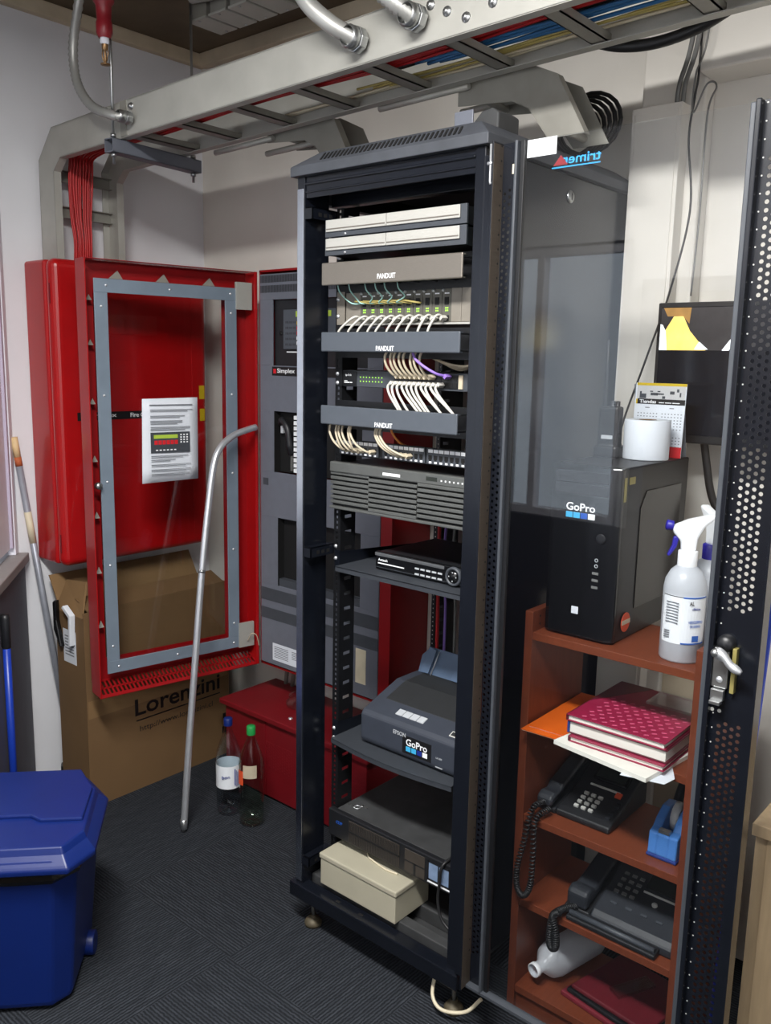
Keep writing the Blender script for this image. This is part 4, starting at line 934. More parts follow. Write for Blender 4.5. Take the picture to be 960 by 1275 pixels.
# notice taped to the glass
pt = thing('printed_notice', 'white printed instruction sheet taped to the glass of the red door', 'paper', HH+dd*.34-dn*.02+ZP*1.27)
PO = HH+dd*.455-dn*.026+ZP*1.265; pe = (-dd+ZP*.0).normalized(); pz = ZP
NP = 6; grid = []
for j in range(NP+1):
    for i in range(NP+1):
        u, v = i/NP, j/NP
        curl = .010*(1-u)**2*(1-v)+.004*(v)
        grid.append(PO+pe*(u*.213-.010*(1-v)*(1-u))+pz*(v*.302+.004*u)+dn*(curl))
obj('sheet', MB().add(grid, [(j*(NP+1)+i, j*(NP+1)+i+1, (j+1)*(NP+1)+i+1, (j+1)*(NP+1)+i) for j in range(NP) for i in range(NP)], True), 'paper', pt, solid=.0006)
PP = PO+dn*.0045
ln = [(.025, .19, .278, .282)]
for (b0, n, w1) in ((.262, 2, .19), (.240, 2, .16), (.222, 3, .15), (.20, 3, .18), (.096, 2, .17), (.082, 2, .12), (.064, 2, .18), (.046, 2, .18), (.03, 2, .175)):
    ln += [(.027, w1-.02*(k_ == n-1), b0-.0055*k_, b0-.0055*k_+.002) for k_ in range(n)]
obj('print_lines', (lambda mb: [mb.rect(PP+dn*.0042*0+dn*.004, pe, pz, *q) for q in ln] and mb)(MB()), 'grey_print', pt, kind='stuff')
Q = PP+dn*.0042
obj('print_photo', MB().rect(Q, pe, pz, .026, .178, .108, .182), 'charcoal', pt)
obj('photo_lcd', MB().rect(Q+dn*.0006, pe, pz, .038, .130, .160, .173), 'lcd_green', pt)
kk = MB()
for k_ in range(6): kk.rect(Q+dn*.0006, pe, pz, .040+.0155*k_, .0525+.0155*k_, .138, .153)
obj('photo_keys', kk, 'red_print', pt)
kk = MB()
for k_ in range(3):
    for j in range(4): kk.rect(Q+dn*.0006, pe, pz, .140+.012*k_, .146+.012*k_, .142+.009*j, .147+.009*j)
for k_ in range(6): kk.rect(Q+dn*.0006, pe, pz, .045+.014*k_, .053+.014*k_, .116, .120)
obj('photo_keypad', kk, 'white_print', pt, kind='stuff')

# red chest on the floor
t = thing('red_chest', 'dark red metal battery chest on the floor below the alarm panel', 'metal chest', (-.52, .6, 0))
obj('chest_body', MB().box(-.905, -.13, .462, .74, .012, .330), 'red_dark', t, bevel=.003)
obj('chest_lid', MB().box(-.925, -.11, .444, .755, .328, .350), 'red_dark', t, bevel=.004)
obj('plinth', MB().box(-.89, -.145, .475, .74, 0, .012), 'pure_black', t)
pf = MB().perf((-.655, .4612, .135), XP, ZP, 42, 8, .0124, .0124, .0036, 8, True)
obj('perforated_panel', pf, 'red_dark', t, solid=.001)
obj('corner_fold', MB().box(-.668, -.660, .4585, .463, .014, .326), 'red_dark', t, bevel=.001)
obj('lid_lock', MB().lathe([(0, .004), (.008, .004), (.009, 0)], (-.56, .500, .350), (0, 0, 1), 14), 'chrome', t)
tag(obj('film_wrap', MB().lathe([(.001, 0), (.045, .004), (.052, .02), (.035, .035), (.04, .05), (.015, .065)], (-.62, .60, .352), n=9, smooth=False), 'film'), 'crumpled clear plastic wrap lying on the red chest', 'plastic wrap')
for i, x in enumerate((-.84, -.80)):
    tag(obj('wall_pipe', MB().cyl((x, .735, .352), (x+.02, .735, .51), .009, 8), 'galvanised_dull'), ['short steel pipe under the alarm panel, nearest the corner', 'short steel pipe under the alarm panel, nearest the rack'][i], 'pipe', 'pipes under the panel')

# plastic bottles
def bottle(x, y, prof, m, capm, lab, caph):
    t = thing('plastic_bottle', lab, 'bottle', (x, y, 0), 'empty bottles on the floor')
    obj('bottle_body', MB().lathe(prof, (x, y, 0), n=28), m, t)
    h_ = prof[-1][1]
    obj('cap', MB().lathe([(.0165, h_-.012), (.0165, h_+caph), (.014, h_+caph+.003), (0, h_+caph+.003)], (x, y, 0), n=20), capm, t)
    return t
p1 = [(0, .014), (.018, .008), (.03, .003), (.042, .012), (.046, .03), (.047, .09), (.0455, .10), (.047, .11), (.047, .225), (.044, .255), (.032, .29), (.018, .325), (.0135, .345), (.0135, .365)]
b1 = bottle(-.683, .295, p1, 'pet', 'bin_blue', 'clear plastic bottle with a blue cap and white label', .014)
obj('wrap_label', MB().lathe([(.0478, .115), (.0478, .205)], (-.683, .295, 0), n=28), 'label_white', b1)
pd = Vector((1.0, -.75, 0)).normalized(); ps_ = Vector((.75, 1.0, 0)).normalized()
text('bon', Vector((-.683, .295, .165))+pd*.0482-ps_*.012, ps_, ZP, .030, .014, 'gopro_deep', b1)
lp_ = Vector((-.683, .295, 0))+pd*.047+ps_*.02
obj('label_print', MB().rect(lp_, ps_, ZP, 0, .004, .13, .195).rect(lp_, ps_, ZP, .007, .009, .125, .19).rect(lp_, ps_, ZP, .011, .013, .13, .185), 'gopro_deep', b1)
p2 = [(0, .012), (.02, .006), (.036, .004), (.045, .016), (.046, .06), (.0445, .14), (.046, .20), (.047, .245), (.040, .275), (.025, .315), (.015, .342), (.0135, .352), (.0135, .366)]
b2 = bottle(-.557, .300, p2, 'pet_green', 'bristle_green', 'clear plastic bottle with a green cap and torn label', .018)
MATS['cap_green'] = mat('cap_green', (32, 140, 66), .4)
b2.children[1].data.materials[0] = MATS['cap_green']
th0 = math.atan2(-.75, 1)
def curved(x, y, r, a0, a1, z0, z1, n=8):
    vs = []; 
    for k_ in range(n+1):
        a_ = a0+(a1-a0)*k_/n; vs += [(x+r*math.cos(a_), y+r*math.sin(a_), z0), (x+r*math.cos(a_), y+r*math.sin(a_), z1)]
    return MB().add(vs, [(2*k_, 2*k_+2, 2*k_+3, 2*k_+1) for k_ in range(n)], False)
obj('torn_label', curved(-.557, .300, .0478, th0-.75, th0+.35, .20, .25), 'cable_beige', b2, solid=.0005)
obj('torn_label', curved(-.557, .300, .0482, th0-1.35, th0-.75, .17, .225), 'sticker_orange', b2, solid=.0005)

# bent metal tube leaning against the open door
tb = thing('bent_tube', 'long bent steel tube leaning on the open red door', 'metal tube', (-.689, .089, 0))
pts = spline([(-.690, .090, .012), (-.70, .125, .30), (-.715, .17, .60), (-.735, .222, .925), (-.75, .27, 1.18), (-.757, .303, 1.33), (-.762, .335, 1.388), (-.766, .378, 1.420), (-.770, .43, 1.440), (-.775, .518, 1.458)], 8)
obj('tube', MB().tube(pts, .0125, 14), 'chrome', tb)
obj('crimped_end', MB().tube([(-.690, .090, .05), (-.690, .089, .02), (-.689, .088, .001)], [.0128, .010, .006], 10), 'steel', tb)
obj('joint_ring', MB().tube([(-.7365, .2255, .945), (-.7375, .228, .955)], .0136, 14), 'steel', tb)

# cardboard box
t = thing('cardboard_box', 'large brown cardboard box with black lettering standing behind the red door', 'cardboard box', (-1.18, .29, 0))
cx0, cx1, cy0, cy1, cz = -1.285, -1.085, -.050, .625, .775; w_ = .006
obj('front_face', MB().box(cx1-w_, cx1, cy0, cy1, 0, cz), 'carton', t)
obj('back_face', MB().box(cx0, cx0+w_, cy0, cy1, 0, cz), 'carton', t)
obj('end_face', MB().box(cx0+w_, cx1-w_, cy0, cy0+w_, 0, cz-.02), 'carton', t)
obj('end_face', MB().box(cx0+w_, cx1-w_, cy1-w_, cy1, 0, cz), 'carton', t)
obj('bottom_face', MB().box(cx0+w_, cx1-w_, cy0+w_, cy1-w_, 0, .01), 'carton', t)
obj('back_flap', MB().prism([(0, 0), (-.06, .10), (-.065, .10), (-.005, 0)], (0, cy1-cy0-.02, 0), (cx0+.004, cy0+.01, cz)), 'carton_inner', t)
obj('front_flap', MB().prism([(0, 0), (-.085, .035), (-.085, .041), (0, .006)], (0, cy1-cy0-.04, 0), (cx1-.002, cy0+.02, cz-.002)), 'carton', t)
obj('end_flap', MB().add([(cx1-.01, cy0, cz-.02), (cx0+.0, cy0, cz-.02), (cx0-.0, cy0+.05, cz+.085), (cx1-.06, cy0+.05, cz+.10), (cx1-.01, cy0+.006, cz-.02), (cx0, cy0+.006, cz-.02), (cx0, cy0+.058, cz+.085), (cx1-.06, cy0+.058, cz+.10)], [(0,1,2,3), (7,6,5,4), (0,3,7,4), (1,5,6,2), (2,6,7,3), (0,4,5,1)]), 'carton_inner', t)
CX = (cx1+.0003)
text('Lorenzini', (CX, .365, .345), YP, ZP+YP*.0, .42, .070, 'black_print', t)
obj('print_rule', MB().box(CX, CX+.0006, .16, .575, .288, .293), 'black_print', t)
text('http://www.lorenzini.cl', (CX, .355, .250), YP, ZP, .36, .030, 'black_print', t)
obj('print_marks', MB().box(CX, CX+.0006, .585, .612, .10, .13).box(CX, CX+.0006, .59, .606, .165, .19), 'black_print', t)
obj('seam_tape', MB().box(CX, CX+.0004, cy0+.005, cy1-.005, .36, .43), 'carton_inner', t)
obj('shipping_label', MB().box(cx0+.05, cx0+.14, cy0-.0008, cy0, .56, .69), 'paper', t)
prints('label_print', 'grey_print', t, (cx0+.05, cy0-.0008, .56), XP, ZP, [(.012, .075, .03+.012*k_, .035+.012*k_) for k_ in range(7)])
tag(obj('white_folder', MB().prism([(0, 0), (.012, 0), (.02, .12), (-.03, .15), (-.04, .14), (.006, .11)], (0, .022, 0), (-1.16, -.0735, .64)), 'paper', bevel=.002), 'white plastic folder poking out of the cardboard box corner', 'folder')
tag(obj('black_sleeve', MB().prism([(0, 0), (.04, -.06), (.05, -.06), (.02, .04), (.02, .12), (0, .11)], (0, .020, 0), (-1.27, -.0715, .68)), 'bag_black', bevel=.006), 'black sleeve poking out of the cardboard box corner', 'sleeve')

# brooms
t = thing('broom', 'grey-handled broom leaning on the white wall behind the box', 'broom', (-1.31, .02, 0))
A = Vector((-1.335, .025, .06)); B = Vector((-1.385, -.128, 1.41)); dv = (B-A)
obj('handle', MB().tube([A, A+dv*.92], .0125, 12), 'broom_grey', t)
obj('handle_tape', MB().tube([A+dv*.70, A+dv*.79], .0132, 12), 'cord_cream', t)
obj('rust_band', MB().tube([A+dv*.92, A+dv*.945], .0130, 12), 'rust', t)
obj('wood_tip', MB().tube([A+dv*.945, B], .0125, 12), 'wood_tip', t)
obj('head', MB().obox(A-ZP*.0, (.6, 1, 0), (-1, .6, 0), ZP, .05, .02, .02), 'black_plastic', t, bevel=.006)
br_ = MB()
for k_ in range(34):
    c_ = A+Vector((.6, 1, 0)).normalized()*(-.048+.096*(k_ % 17)/16)+Vector((-1, .6, 0)).normalized()*(-.008+.016*(k_//17)); br_.tube([c_-ZP*.015, c_-ZP*.059+Vector((R_(-.006, .006), R_(-.006, .006), 0))], .0028, 4)
obj('bristles', br_, 'bristle_green', t, kind='stuff')
MX, MY = -1.006, -.380
t = thing('mop_handle', 'blue mop handle with black grip beside the grey window panel', 'mop', (MX, MY, 0))
obj('blue_pole', MB().cyl((MX, MY, .03), (MX+.005, MY, .75), .0125, 12), 'handle_blue', t)
obj('black_grip', MB().lathe([(.0125, .745), (.0155, .75), (.016, .85), (.013, .862), (0, .864)], (MX+.005, MY, 0), n=16), 'black_plastic', t)
obj('mop_head', MB().lathe([(.0, 0), (.013, 0), (.0145, .03), (.0135, .06), (.0125, .07)], (MX, MY, 0), n=14), 'black_plastic', t)

# blue bin
ee = Vector((.67, .742, 0)).normalized(); ff = Vector((.742, -.67, 0)).normalized(); BC = ee*(-.73)+ff*.128
def oct_(hx, hy, c, z, of=0.): 
    return [BC+ee*a_+ff*(b_+of)+ZP*z for a_, b_ in ((-hx-.1+c, -hy), (hx-c, -hy), (hx, -hy+c), (hx, hy-c), (hx-c, hy), (-hx-.1+c, hy), (-hx-.1, hy-c), (-hx-.1, -hy+c))]
def loft(levels, cap0=True, cap1=True):
    mb = MB(); n = len(levels[0]); vs = [v for L_ in levels for v in L_]
    fs = [(i*n+k_, i*n+(k_+1) % n, (i+1)*n+(k_+1) % n, (i+1)*n+k_) for i in range(len(levels)-1) for k_ in range(n)]
    if cap0: fs.append(list(range(n))[::-1])
    if cap1: fs.append([len(vs)-n+k_ for k_ in range(n)])
    return mb.add(vs, fs)
t = thing('waste_bin', 'blue plastic waste bin with hinged lid and black liner', 'waste bin', BC)
obj('bin_body', loft([oct_(.120, .165, .04, .012), oct_(.125, .170, .045, .03), oct_(.150, .192, .05, .34), oct_(.158, .20, .055, .435)]), 'bin_blue', t, bevel=.008)
obj('bin_liner', loft([oct_(.160, .202, .055, .392), oct_(.166, .208, .055, .405), oct_(.162, .205, .055, .417), oct_(.168, .210, .055, .428), oct_(.162, .204, .055, .436)], False, False), 'bag_black', t)
def lidp(d, z):
    hx, hy = .205-d, .2395-d; k2 = d*.35
    q = [(-hx-.005-k2, -hy), (hx-.095+k2, -hy), (hx-.016, -hy+.125-k2), (hx, hy-.085+k2), (hx-.05+k2, hy), (-hx-.05-k2, hy), (-hx-.1, hy-.085+k2), (-hx-.084, -hy+.125-k2)]
    return [BC+ee*a_+ff*b_+ZP*z for a_, b_ in q]
lid = obj('bin_lid', loft([lidp(.002, .437), lidp(0, .452), lidp(.006, .460), lidp(.024, .480), lidp(.032, .498)]), 'bin_blue', t, bevel=.004)
obj('lid_raised_panel', MB().prism([(-.198, -.196), (.098, -.196), (.152, -.085), (.160, .085), (.05, .085), (.02, .060), (-.260, .060), (-.252, -.085)], (0, 0, .012), BC+ZP*.496, ee, ff), 'bin_blue', lid, bevel=.004)
obj('lid_lip', MB().prism([(-.24, .205), (.135, .205), (.115, .228), (-.22, .228)], (0, 0, .018), BC+ZP*.452, ee, ff), 'bin_blue', lid, bevel=.004)
for s in (-1, 1): obj('wheel', MB().cyl(BC+ee*(s*.112-.1*(s < 0))-ff*.06+ZP*.034, BC+ee*(s*.148-.1*(s < 0))-ff*.06+ZP*.034, .034, 20), 'bin_blue', t, bevel=.004)

# ================================================================== BOOKCASE AND ITS CONTENTS
bc = thing('bookcase', 'narrow cherry wood open bookcase beside the rack', 'bookcase', (.895, .29, 0))
BX0, BX1, BY0, BY1 = .668, 1.122, .150, .430
for x0, x1 in ((BX0, BX0+.022), (BX1-.022, BX1)):
    sp_ = obj('side_board', MB().box(x0, x1, BY0, BY1, 0, 1.112), 'cherry', bc, bevel=.0012)
    xs = x1 if x0 < .8 else x0
    for z in (1.095, 1.075): obj('dowel_hole', MB().cyl((xs-.0004, .185, z), (xs+.0006, .185, z), .003, 8), 'rack_dark', sp_)
for i, zt_ in enumerate((1.060, .815, .570, .330, .075)):
    obj('shelf_board', MB().box(BX0+.022, BX1-.022, BY0+.002, BY1-.004, zt_-.020, zt_), 'cherry_edge', bc, bevel=.0012)
obj('kick_board', MB().box(BX0+.022, BX1-.022, BY0+.012, BY0+.028, 0, .055), 'cherry', bc)
# desktop computer
pc = thing('desktop_computer', 'black tower computer standing on top of the bookcase', 'computer', (.79, .38, 1.06))
obj('case', MB().box(.703, .881, .205, .585, 1.0605, 1.484), 'black_plastic', pc, bevel=.004)
fpn = MB().prism([(.700, .205), (.700, .190), (.715, .181), (.862, .181), (.884, .190), (.884, .205)], (0, 0, .420), (0, 0, 1.064), XP, YP)
obj('front_panel', fpn, 'black_gloss', pc, bevel=.004)
obj('side_window', MB().prism([(.30, 1.13), (.54, 1.13), (.54, 1.42), (.33, 1.42), (.30, 1.38)], (.0022, 0, 0), (.881, 0, 0), YP, ZP), 'black_gloss', pc, bevel=.002)
for z in (1.462, 1.432): obj('drive_bay', MB().box(.716, .855, .1795, .1815, z-.018, z+.008), 'black_plastic', pc, bevel=.002)
text('GoPro', (.786, .1804, 1.384), XP, ZP, .076, .019, 'white_print', pc)
for k_, mm in enumerate(('gopro_cyan', 'gopro_cyan', 'gopro_blue', 'white_print')): obj('logo_square', MB().box(.748+.0195*k_, .7655+.0195*k_, .1800, .1812, 1.357, 1.3705), mm, pc)
obj('power_button', MB().lathe([(.012, 0), (.012, .002), (.010, .0025), (0, .0015)], (.843, .181, 1.315), (0, -1, 0), 20), 'black_plastic', pc)
for z in (1.262, 1.248): obj('audio_jack', MB().lathe([(.0045, 0), (.0045, .001), (.003, .001), (.003, 0)], (.835, .181, z), (0, -1, 0), 12), 'button_grey', pc)
for z in (1.230, 1.213, 1.196): obj('usb_port', MB().box(.826, .842, .1800, .1812, z-.003, z+.003), 'cable_grey', pc)
obj('square_sticker', MB().box(.777, .795, .1802, .1812, 1.122, 1.140), 'paper', pc)
obj('round_sticker', MB().cyl((.8838, .255, 1.105), (.8848, .255, 1.105), .024, 28), 'sticker_orange', pc)
obj('sticker_band', MB().box(.8846, .8853, .235, .279, 1.100, 1.111), 'cord_cream', pc)
obj('holographic_label', MB().box(.8845, .8852, .200, .212, 1.405, 1.462), 'gold_label', pc)
obj('serial_label', MB().box(.881, .8822, .232, .262, 1.443, 1.460), 'gold_label', pc)
# two way radio
t = thing('two_way_radio', 'black two-way radio in its charging cradle on the tower computer', 'radio', (.740, .40, 1.484))
obj('cradle', MB().lathe([(.040, 1.4845), (.041, 1.492), (.036, 1.51), (.033, 1.52)], (.740, .405, 0), n=4).box(.708, .772, .375, .44, 1.4845, 1.515), 'black_plastic', t, bevel=.006)
rb = obj('radio_body', MB().box(.714, .768, .382, .418, 1.505, 1.615), 'phone_black', t, bevel=.006)
obj('antenna', MB().lathe([(.006, 1.61), (.0055, 1.66), (.004, 1.70), (.003, 1.78), (0, 1.782)], (.722, .40, 0), n=10), 'black_plastic', t)
for x in (.745, .758): obj('knob', MB().lathe([(.006, 1.61), (.006, 1.628), (0, 1.629)], (x, .40, 0), n=12), 'black_plastic', t)
for k_ in range(4): obj('speaker_slot', MB().box(.721, .761, .3812, .3825, 1.590-.009*k_, 1.593-.009*k_), 'pure_black', rb)
obj('badge', MB().box(.726, .757, .3810, .3825, 1.532, 1.542), 'button_grey', rb, bevel=.003)
# roll and calendar
t = thing('paper_roll', 'white paper roll standing on the tower computer', 'paper roll', (.823, .44, 1.484))
obj('roll', MB().lathe([(.022, 1.4848), (.056, 1.4848), (.057, 1.487), (.057, 1.582), (.056, 1.584), (.022, 1.584), (.022, 1.4848)], (.823, .44, 0), n=40), 'paper', t)
obj('core', MB().lathe([(.0218, 1.485), (.0218, 1.5845), (.0195, 1.5845), (.0195, 1.485)], (.823, .44, 0), n=24), 'carton', t)
t = thing('desk_calendar', 'tent desk calendar with furniture photo behind the paper roll', 'calendar', (.815, .53, 1.484))
c0, c1, cy, cz0, cz1 = .747, .884, .515, 1.4848, 1.674
tilt = Vector((0, .045, 1)).normalized()
cb = MB().prism([(0, 0), (c1-c0, 0), (c1-c0, .19), (0, .19)], (0, .0025, 0), (c0, cy, cz0), XP, tilt); obj('front_board', cb, 'paper', t)
obj('back_board', MB().prism([(0, 0), (c1-c0, 0), (c1-c0, .19), (0, .19)], (0, .0025, 0), (c0-.008, cy+.055, cz0), XP, Vector((0, -.22, .975))), 'grey_print', t)
CO = Vector((c0, cy, cz0)); 
prints('month_band', 'sticker_yellow', t, CO, XP, tilt, [(0.003, c1-c0, .183, .19), (.003, .007, .135, .148)])
prints('photo', 'clear_film', t, CO, XP, tilt, [(.004, c1-c0-.002, .149, .183)])
ph_ = CO+Vector((0, -.0004, 0))
prints('photo_furniture', 'charcoal', t, ph_, XP, tilt, [(.012, .030, .150, .162), (.012, .017, .16, .168), (.042, .062, .158, .165), (.056, .078, .160, .164), (.074, .082, .150, .157), (.094, .106, .162, .170), (.112, .118, .168, .176), (.120, .124, .156, .167), (.04, .048, .167, .170), (.060, .068, .167, .170)])
prints('black_band', 'black_print', t, CO, XP, tilt, [(.007, c1-c0-.001, .135, .149)])
text('Tiendas', CO+XP*.036+tilt*.142-YP*.0005, XP, tilt, .045, .009, 'white_print', t)
prints('contact_line', 'white_print', t, CO-YP*.0004, XP, tilt, [(.066, .080, .139, .141), (.083, .100, .139, .141), (.103, .122, .139, .141)])
dg_ = []
for mo in range(2):
    dg_.append((.030+.066*mo, .042+.066*mo, .125, .1275))
    for j in range(6):
        for k_ in range(7): dg_.append((.010+.0085*k_+.066*mo, .0135+.0085*k_+.066*mo, .110-.0078*j, .1125-.0078*j))
for j in range(4):
    for k_ in range(7): dg_.append((.076+.0085*k_, .0795+.0085*k_, .050-.0078*j, .0525-.0078*j))
prints('date_grid', 'grey_print', t, CO, XP, tilt, dg_)
prints('red_footer', 'red_print', t, CO, XP, tilt, [(.0, c1-c0, .0, .028)])
# monitor on the wall
t = thing('wall_monitor', 'black wall monitor showing a corridor camera picture', 'monitor', (1.0, .72, 1.51))
mx0, mx1, mz0, mz1, my = .752, 1.35, 1.517, 1.885, .615
obj('bezel', MB().box(mx0, mx1, my, my+.035, mz0, mz1), 'black_plastic', t, bevel=.004)
obj('rear_cover', MB().box(mx0+.06, mx1-.06, my+.035, my+.08, mz0+.05, mz1-.05), 'black_plastic', t, bevel=.01)
obj('wall_plate', MB().box(mx0+.2, mx1-.2, my+.08, .769, mz0+.1, mz1-.1), 'rack_dark', t)
sc = obj('screen', MB().box(mx0+.010, mx1-.014, my-.0012, my+.0005, mz0+.022, mz1-.012), 'screen_black', t)
SO = Vector((mx0+.011, my-.0014, 0)); sz1 = mz1-.014; sz0 = 1.761
def scr_poly(name, m, pts, d):
    mb = MB().prism([(a_*.30, sz0+b_*(sz1-sz0)) for a_, b_ in pts], (0, -.0004, 0), SO-YP*.0004*d, XP, ZP); return obj(name, mb, m, sc)
scr_poly('picture_base', 'scr_dark', [(0, 0), (1, 0), (1, 1), (0, 1)], 0)
scr_poly('picture_floor', 'scr_yellow', [(.0, 0), (.42, 0), (.27, .45), (.19, .86), (.13, .86), (.03, .4)], 1)
scr_poly('picture_wall', 'scr_brown', [(.06, .80), (.20, .80), (.26, .62), (.27, 1), (.02, 1)], 2)
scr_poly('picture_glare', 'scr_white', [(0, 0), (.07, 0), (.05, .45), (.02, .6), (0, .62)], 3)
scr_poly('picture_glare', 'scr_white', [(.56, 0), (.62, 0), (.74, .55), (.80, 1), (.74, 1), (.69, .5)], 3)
scr_poly('picture_box', 'scr_blue', [(.63, 0), (.74, 0), (.80, .4), (.80, .8), (.74, .45)], 3)
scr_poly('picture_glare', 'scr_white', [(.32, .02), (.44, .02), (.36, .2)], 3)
tag(obj('monitor_cable', MB().tube(spline([(.89, .65, 1.53), (.90, .66, 1.46), (.915, .67, 1.38), (.945, .68, 1.30), (.955, .68, 1.18), (.955, .68, .9)], 8), .011, 8), 'cable_black'), 'thick black cord hanging below the wall monitor', 'cable')
# spray bottles
def spray(x, y, rot, lab, z=1.0605):
    t = thing('spray_bottle', lab, 'spray bottle', (x, y, z), 'spray bottles')
    obj('bottle_body', MB().lathe([(0, 0), (.044, 0), (.047, .004), (.047, .165), (.044, .185), (.034, .205), (.022, .216), (.019, .22)], (x, y, z), n=32), 'milky', t)
    obj('liquid', MB().lathe([(0, .003), (.044, .003), (.0445, .13), (0, .13)], (x, y, z), n=24), 'milky', t)
    obj('neck_ring', MB().lathe([(.0215, .217), (.0215, .250), (.019, .252), (0, .252)], (x, y, z), n=24), 'spray_white' if rot < 2 else 'spray_blue', t)
    a_ = Vector((math.cos(rot), math.sin(rot), 0)); s_ = Vector((-a_.y, a_.x, 0)); P = Vector((x, y, z))
    obj('spray_head', MB().prism([(-.016, .250), (.016, .250), (.018, .272), (.034, .290), (.040, .305), (.005, .322), (-.050, .338), (-.056, .330), (-.030, .305), (-.018, .28)], s_*.022, P-s_*.011, -a_, ZP), 'spray_white', t, bevel=.005)
    obj('trigger', MB().prism([(.020, .285), (.034, .282), (.036, .262), (.046, .238), (.040, .236), (.026, .258)], s_*.012, P-s_*.006, -a_, ZP), 'spray_blue', t, bevel=.003)
    obj('nozzle', MB().lathe([(.011, 0), (.012, .014), (.008, .016), (0, .016)], P-a_*.036+ZP*.306, -a_+ZP*.12, 14), 'spray_blue', t)
    return t, P
b_, P = spray(1.035, .225, .5, 'white spray bottle with printed label, front one on the bookcase')
la0 = math.atan2(-.75, .45)
obj('product_label', curved(1.035, .225, .0476, la0-1.25, la0+1.05, P.z+.045, P.z+.155, 16), 'label_white', b_, solid=.0006)
obj('label_rule', curved(1.035, .225, .0482, la0-.2, la0+1.05, P.z+.151, P.z+.1545, 10), 'label_blue', b_, solid=.0006)
obj('label_rule', curved(1.035, .225, .0482, la0-.2, la0+1.05, P.z+.0455, P.z+.049, 10), 'label_blue', b_, solid=.0006)
obj('label_rule', curved(1.035, .225, .0482, la0-1.25, la0-.2, P.z+.153, P.z+.1545, 10), 'black_print', b_, solid=.0006)
ld = Vector((math.cos(la0+.42), math.sin(la0+.42), 0)); le = Vector((-ld.y, ld.x, 0)); LC = Vector((1.035, .225, P.z))+ld*.0484
text('HIPOCLORITO', LC+ZP*.098, le, ZP, .034, .0065, 'label_blue', b_)
text('DE SODIO', LC+ZP*.088, le, ZP, .026, .0055, 'label_blue', b_)
text('clínica', LC+ZP*.128, le, ZP, .020, .006, 'gopro_deep', b_)
text('AL', LC+ZP*.141-le*.012, le, ZP, .012, .009, 'black_print', b_)
prints('pictogram', 'label_blue', b_, LC+ZP*.052, le, ZP, [(-.006, .010, 0, .014)])
ld2 = Vector((math.cos(la0-.7), math.sin(la0-.7), 0)); le2 = Vector((-ld2.y, ld2.x, 0)); L2 = Vector((1.035, .225, P.z))+ld2*.0484
prints('fine_print', 'grey_print', b_, L2, le2, ZP, [(-.014, .016, .138-.0065*k_, .1405-.0065*k_) for k_ in range(8)]+[(-.016, -.002, .056+.005*k_, .059+.005*k_) for k_ in range(4)])
spray(1.049, .335, 2.4, 'spray bottle with blue collar standing behind the front spray bottle')
# shelf two: folders and books
t = thing('orange_folder', 'flat orange folder lying at the left of the second shelf, upper of two', 'folder', (.77, .32, .822), 'orange folders')
def skew(x0, x1, y0, y1, z0, z1, sk): return MB().prism([(x0, y0), (x1, y0+.01), (x1+sk, y1+.01), (x0+sk, y1)], (0, 0, z1-z0), (0, 0, z0), XP, YP)
obj('cover', skew(.70, .86, .135, .425, .8215, .8235, -.006), 'orange_folder', t); obj('sheets', skew(.702, .858, .137, .423, .8190, .8214, -.006), 'page', t)
t = thing('orange_folder', 'flat orange folder lying on the second shelf, lower of two', 'folder', (.77, .30, .8155), 'orange folders')
obj('cover', skew(.694, .855, .112, .42, .8172, .8189, -.002), 'orange_folder', t); obj('sheets', skew(.696, .853, .114, .418, .8152, .8171, -.002), 'page', t)
t = thing('white_notepad', 'white notepad jutting out beneath the books', 'notepad', (.93, .2, .8155))
obj('pages', MB().prism([(.795, .098), (1.045, .062), (1.075, .30), (.83, .33)], (0, 0, .010), (0, 0, .8155), XP, YP), 'page', t)
tag(obj('loose_sheet', MB().prism([(.985, .060), (1.078, .085), (1.085, .125), (1.02, .25), (.97, .20)], (0, 0, .0012), (0, 0, .8140), XP, YP), 'paper'), 'loose white sheet sticking out under the notepad', 'paper')
def book(name, x0, x1, y0, y1, z0, z1, cm, lab, spine='book_blue', diam=True):
    t = thing(name, lab, 'book', ((x0+x1)/2, (y0+y1)/2, z0), 'hardback books on the second shelf')
    obj('cover', MB().box(x0, x1, y0, y1, z1-.0025, z1).box(x0, x1, y0, y1, z0, z0+.0025), cm, t, bevel=.001)
    obj('spine', MB().box(x0-.003, x0+.003, y0, y1, z0, z1), spine, t, bevel=.002)
    obj('pages', MB().box(x0+.003, x1-.005, y0+.005, y1-.005, z0+.0025, z1-.0025), 'page', t)
    return t
book('pink_book', .825, 1.062, .115, .41, .8258, .8400, 'cover_pink', 'thin pink-covered book under the thick book', 'cover_maroon')
t = book('thick_book', .815, 1.062, .128, .418, .8405, .8720, 'cover_maroon', 'thick blue-bound book beneath the topmost pink book', 'book_blue')
t = book('pink_book', .812, 1.058, .125, .42, .8725, .8890, 'cover_pink', 'pink patterned hardback book, topmost on the second shelf', 'cover_maroon')
dm = MB()
for i in range(8):
    for j in range(9):
        if i*.026+j*.0 > .2: continue
        c_ = Vector((.85+.026*i+.011*(j % 2), .140+.019*j, .8893)); dm.obox(c_, (1, .6, 0), (-.6, 1, 0), ZP, .0055, .0022, .0003)
mat('pattern_pink', (206, 96, 128), .45, var=.03)
obj('cover_pattern', dm, 'pattern_pink', t, kind='stuff')
obj('dark_corner', MB().prism([(.812, .24), (.90, .42), (.812, .42)], (0, 0, .0005), (0, 0, .8890), XP, YP), 'cover_maroon', t)
tag(obj('plastic_case', MB().box(.925, 1.06, .315, .41, .8893, .8965), 'film', bevel=.002), 'clear plastic case lying on the topmost pink book', 'plastic case')
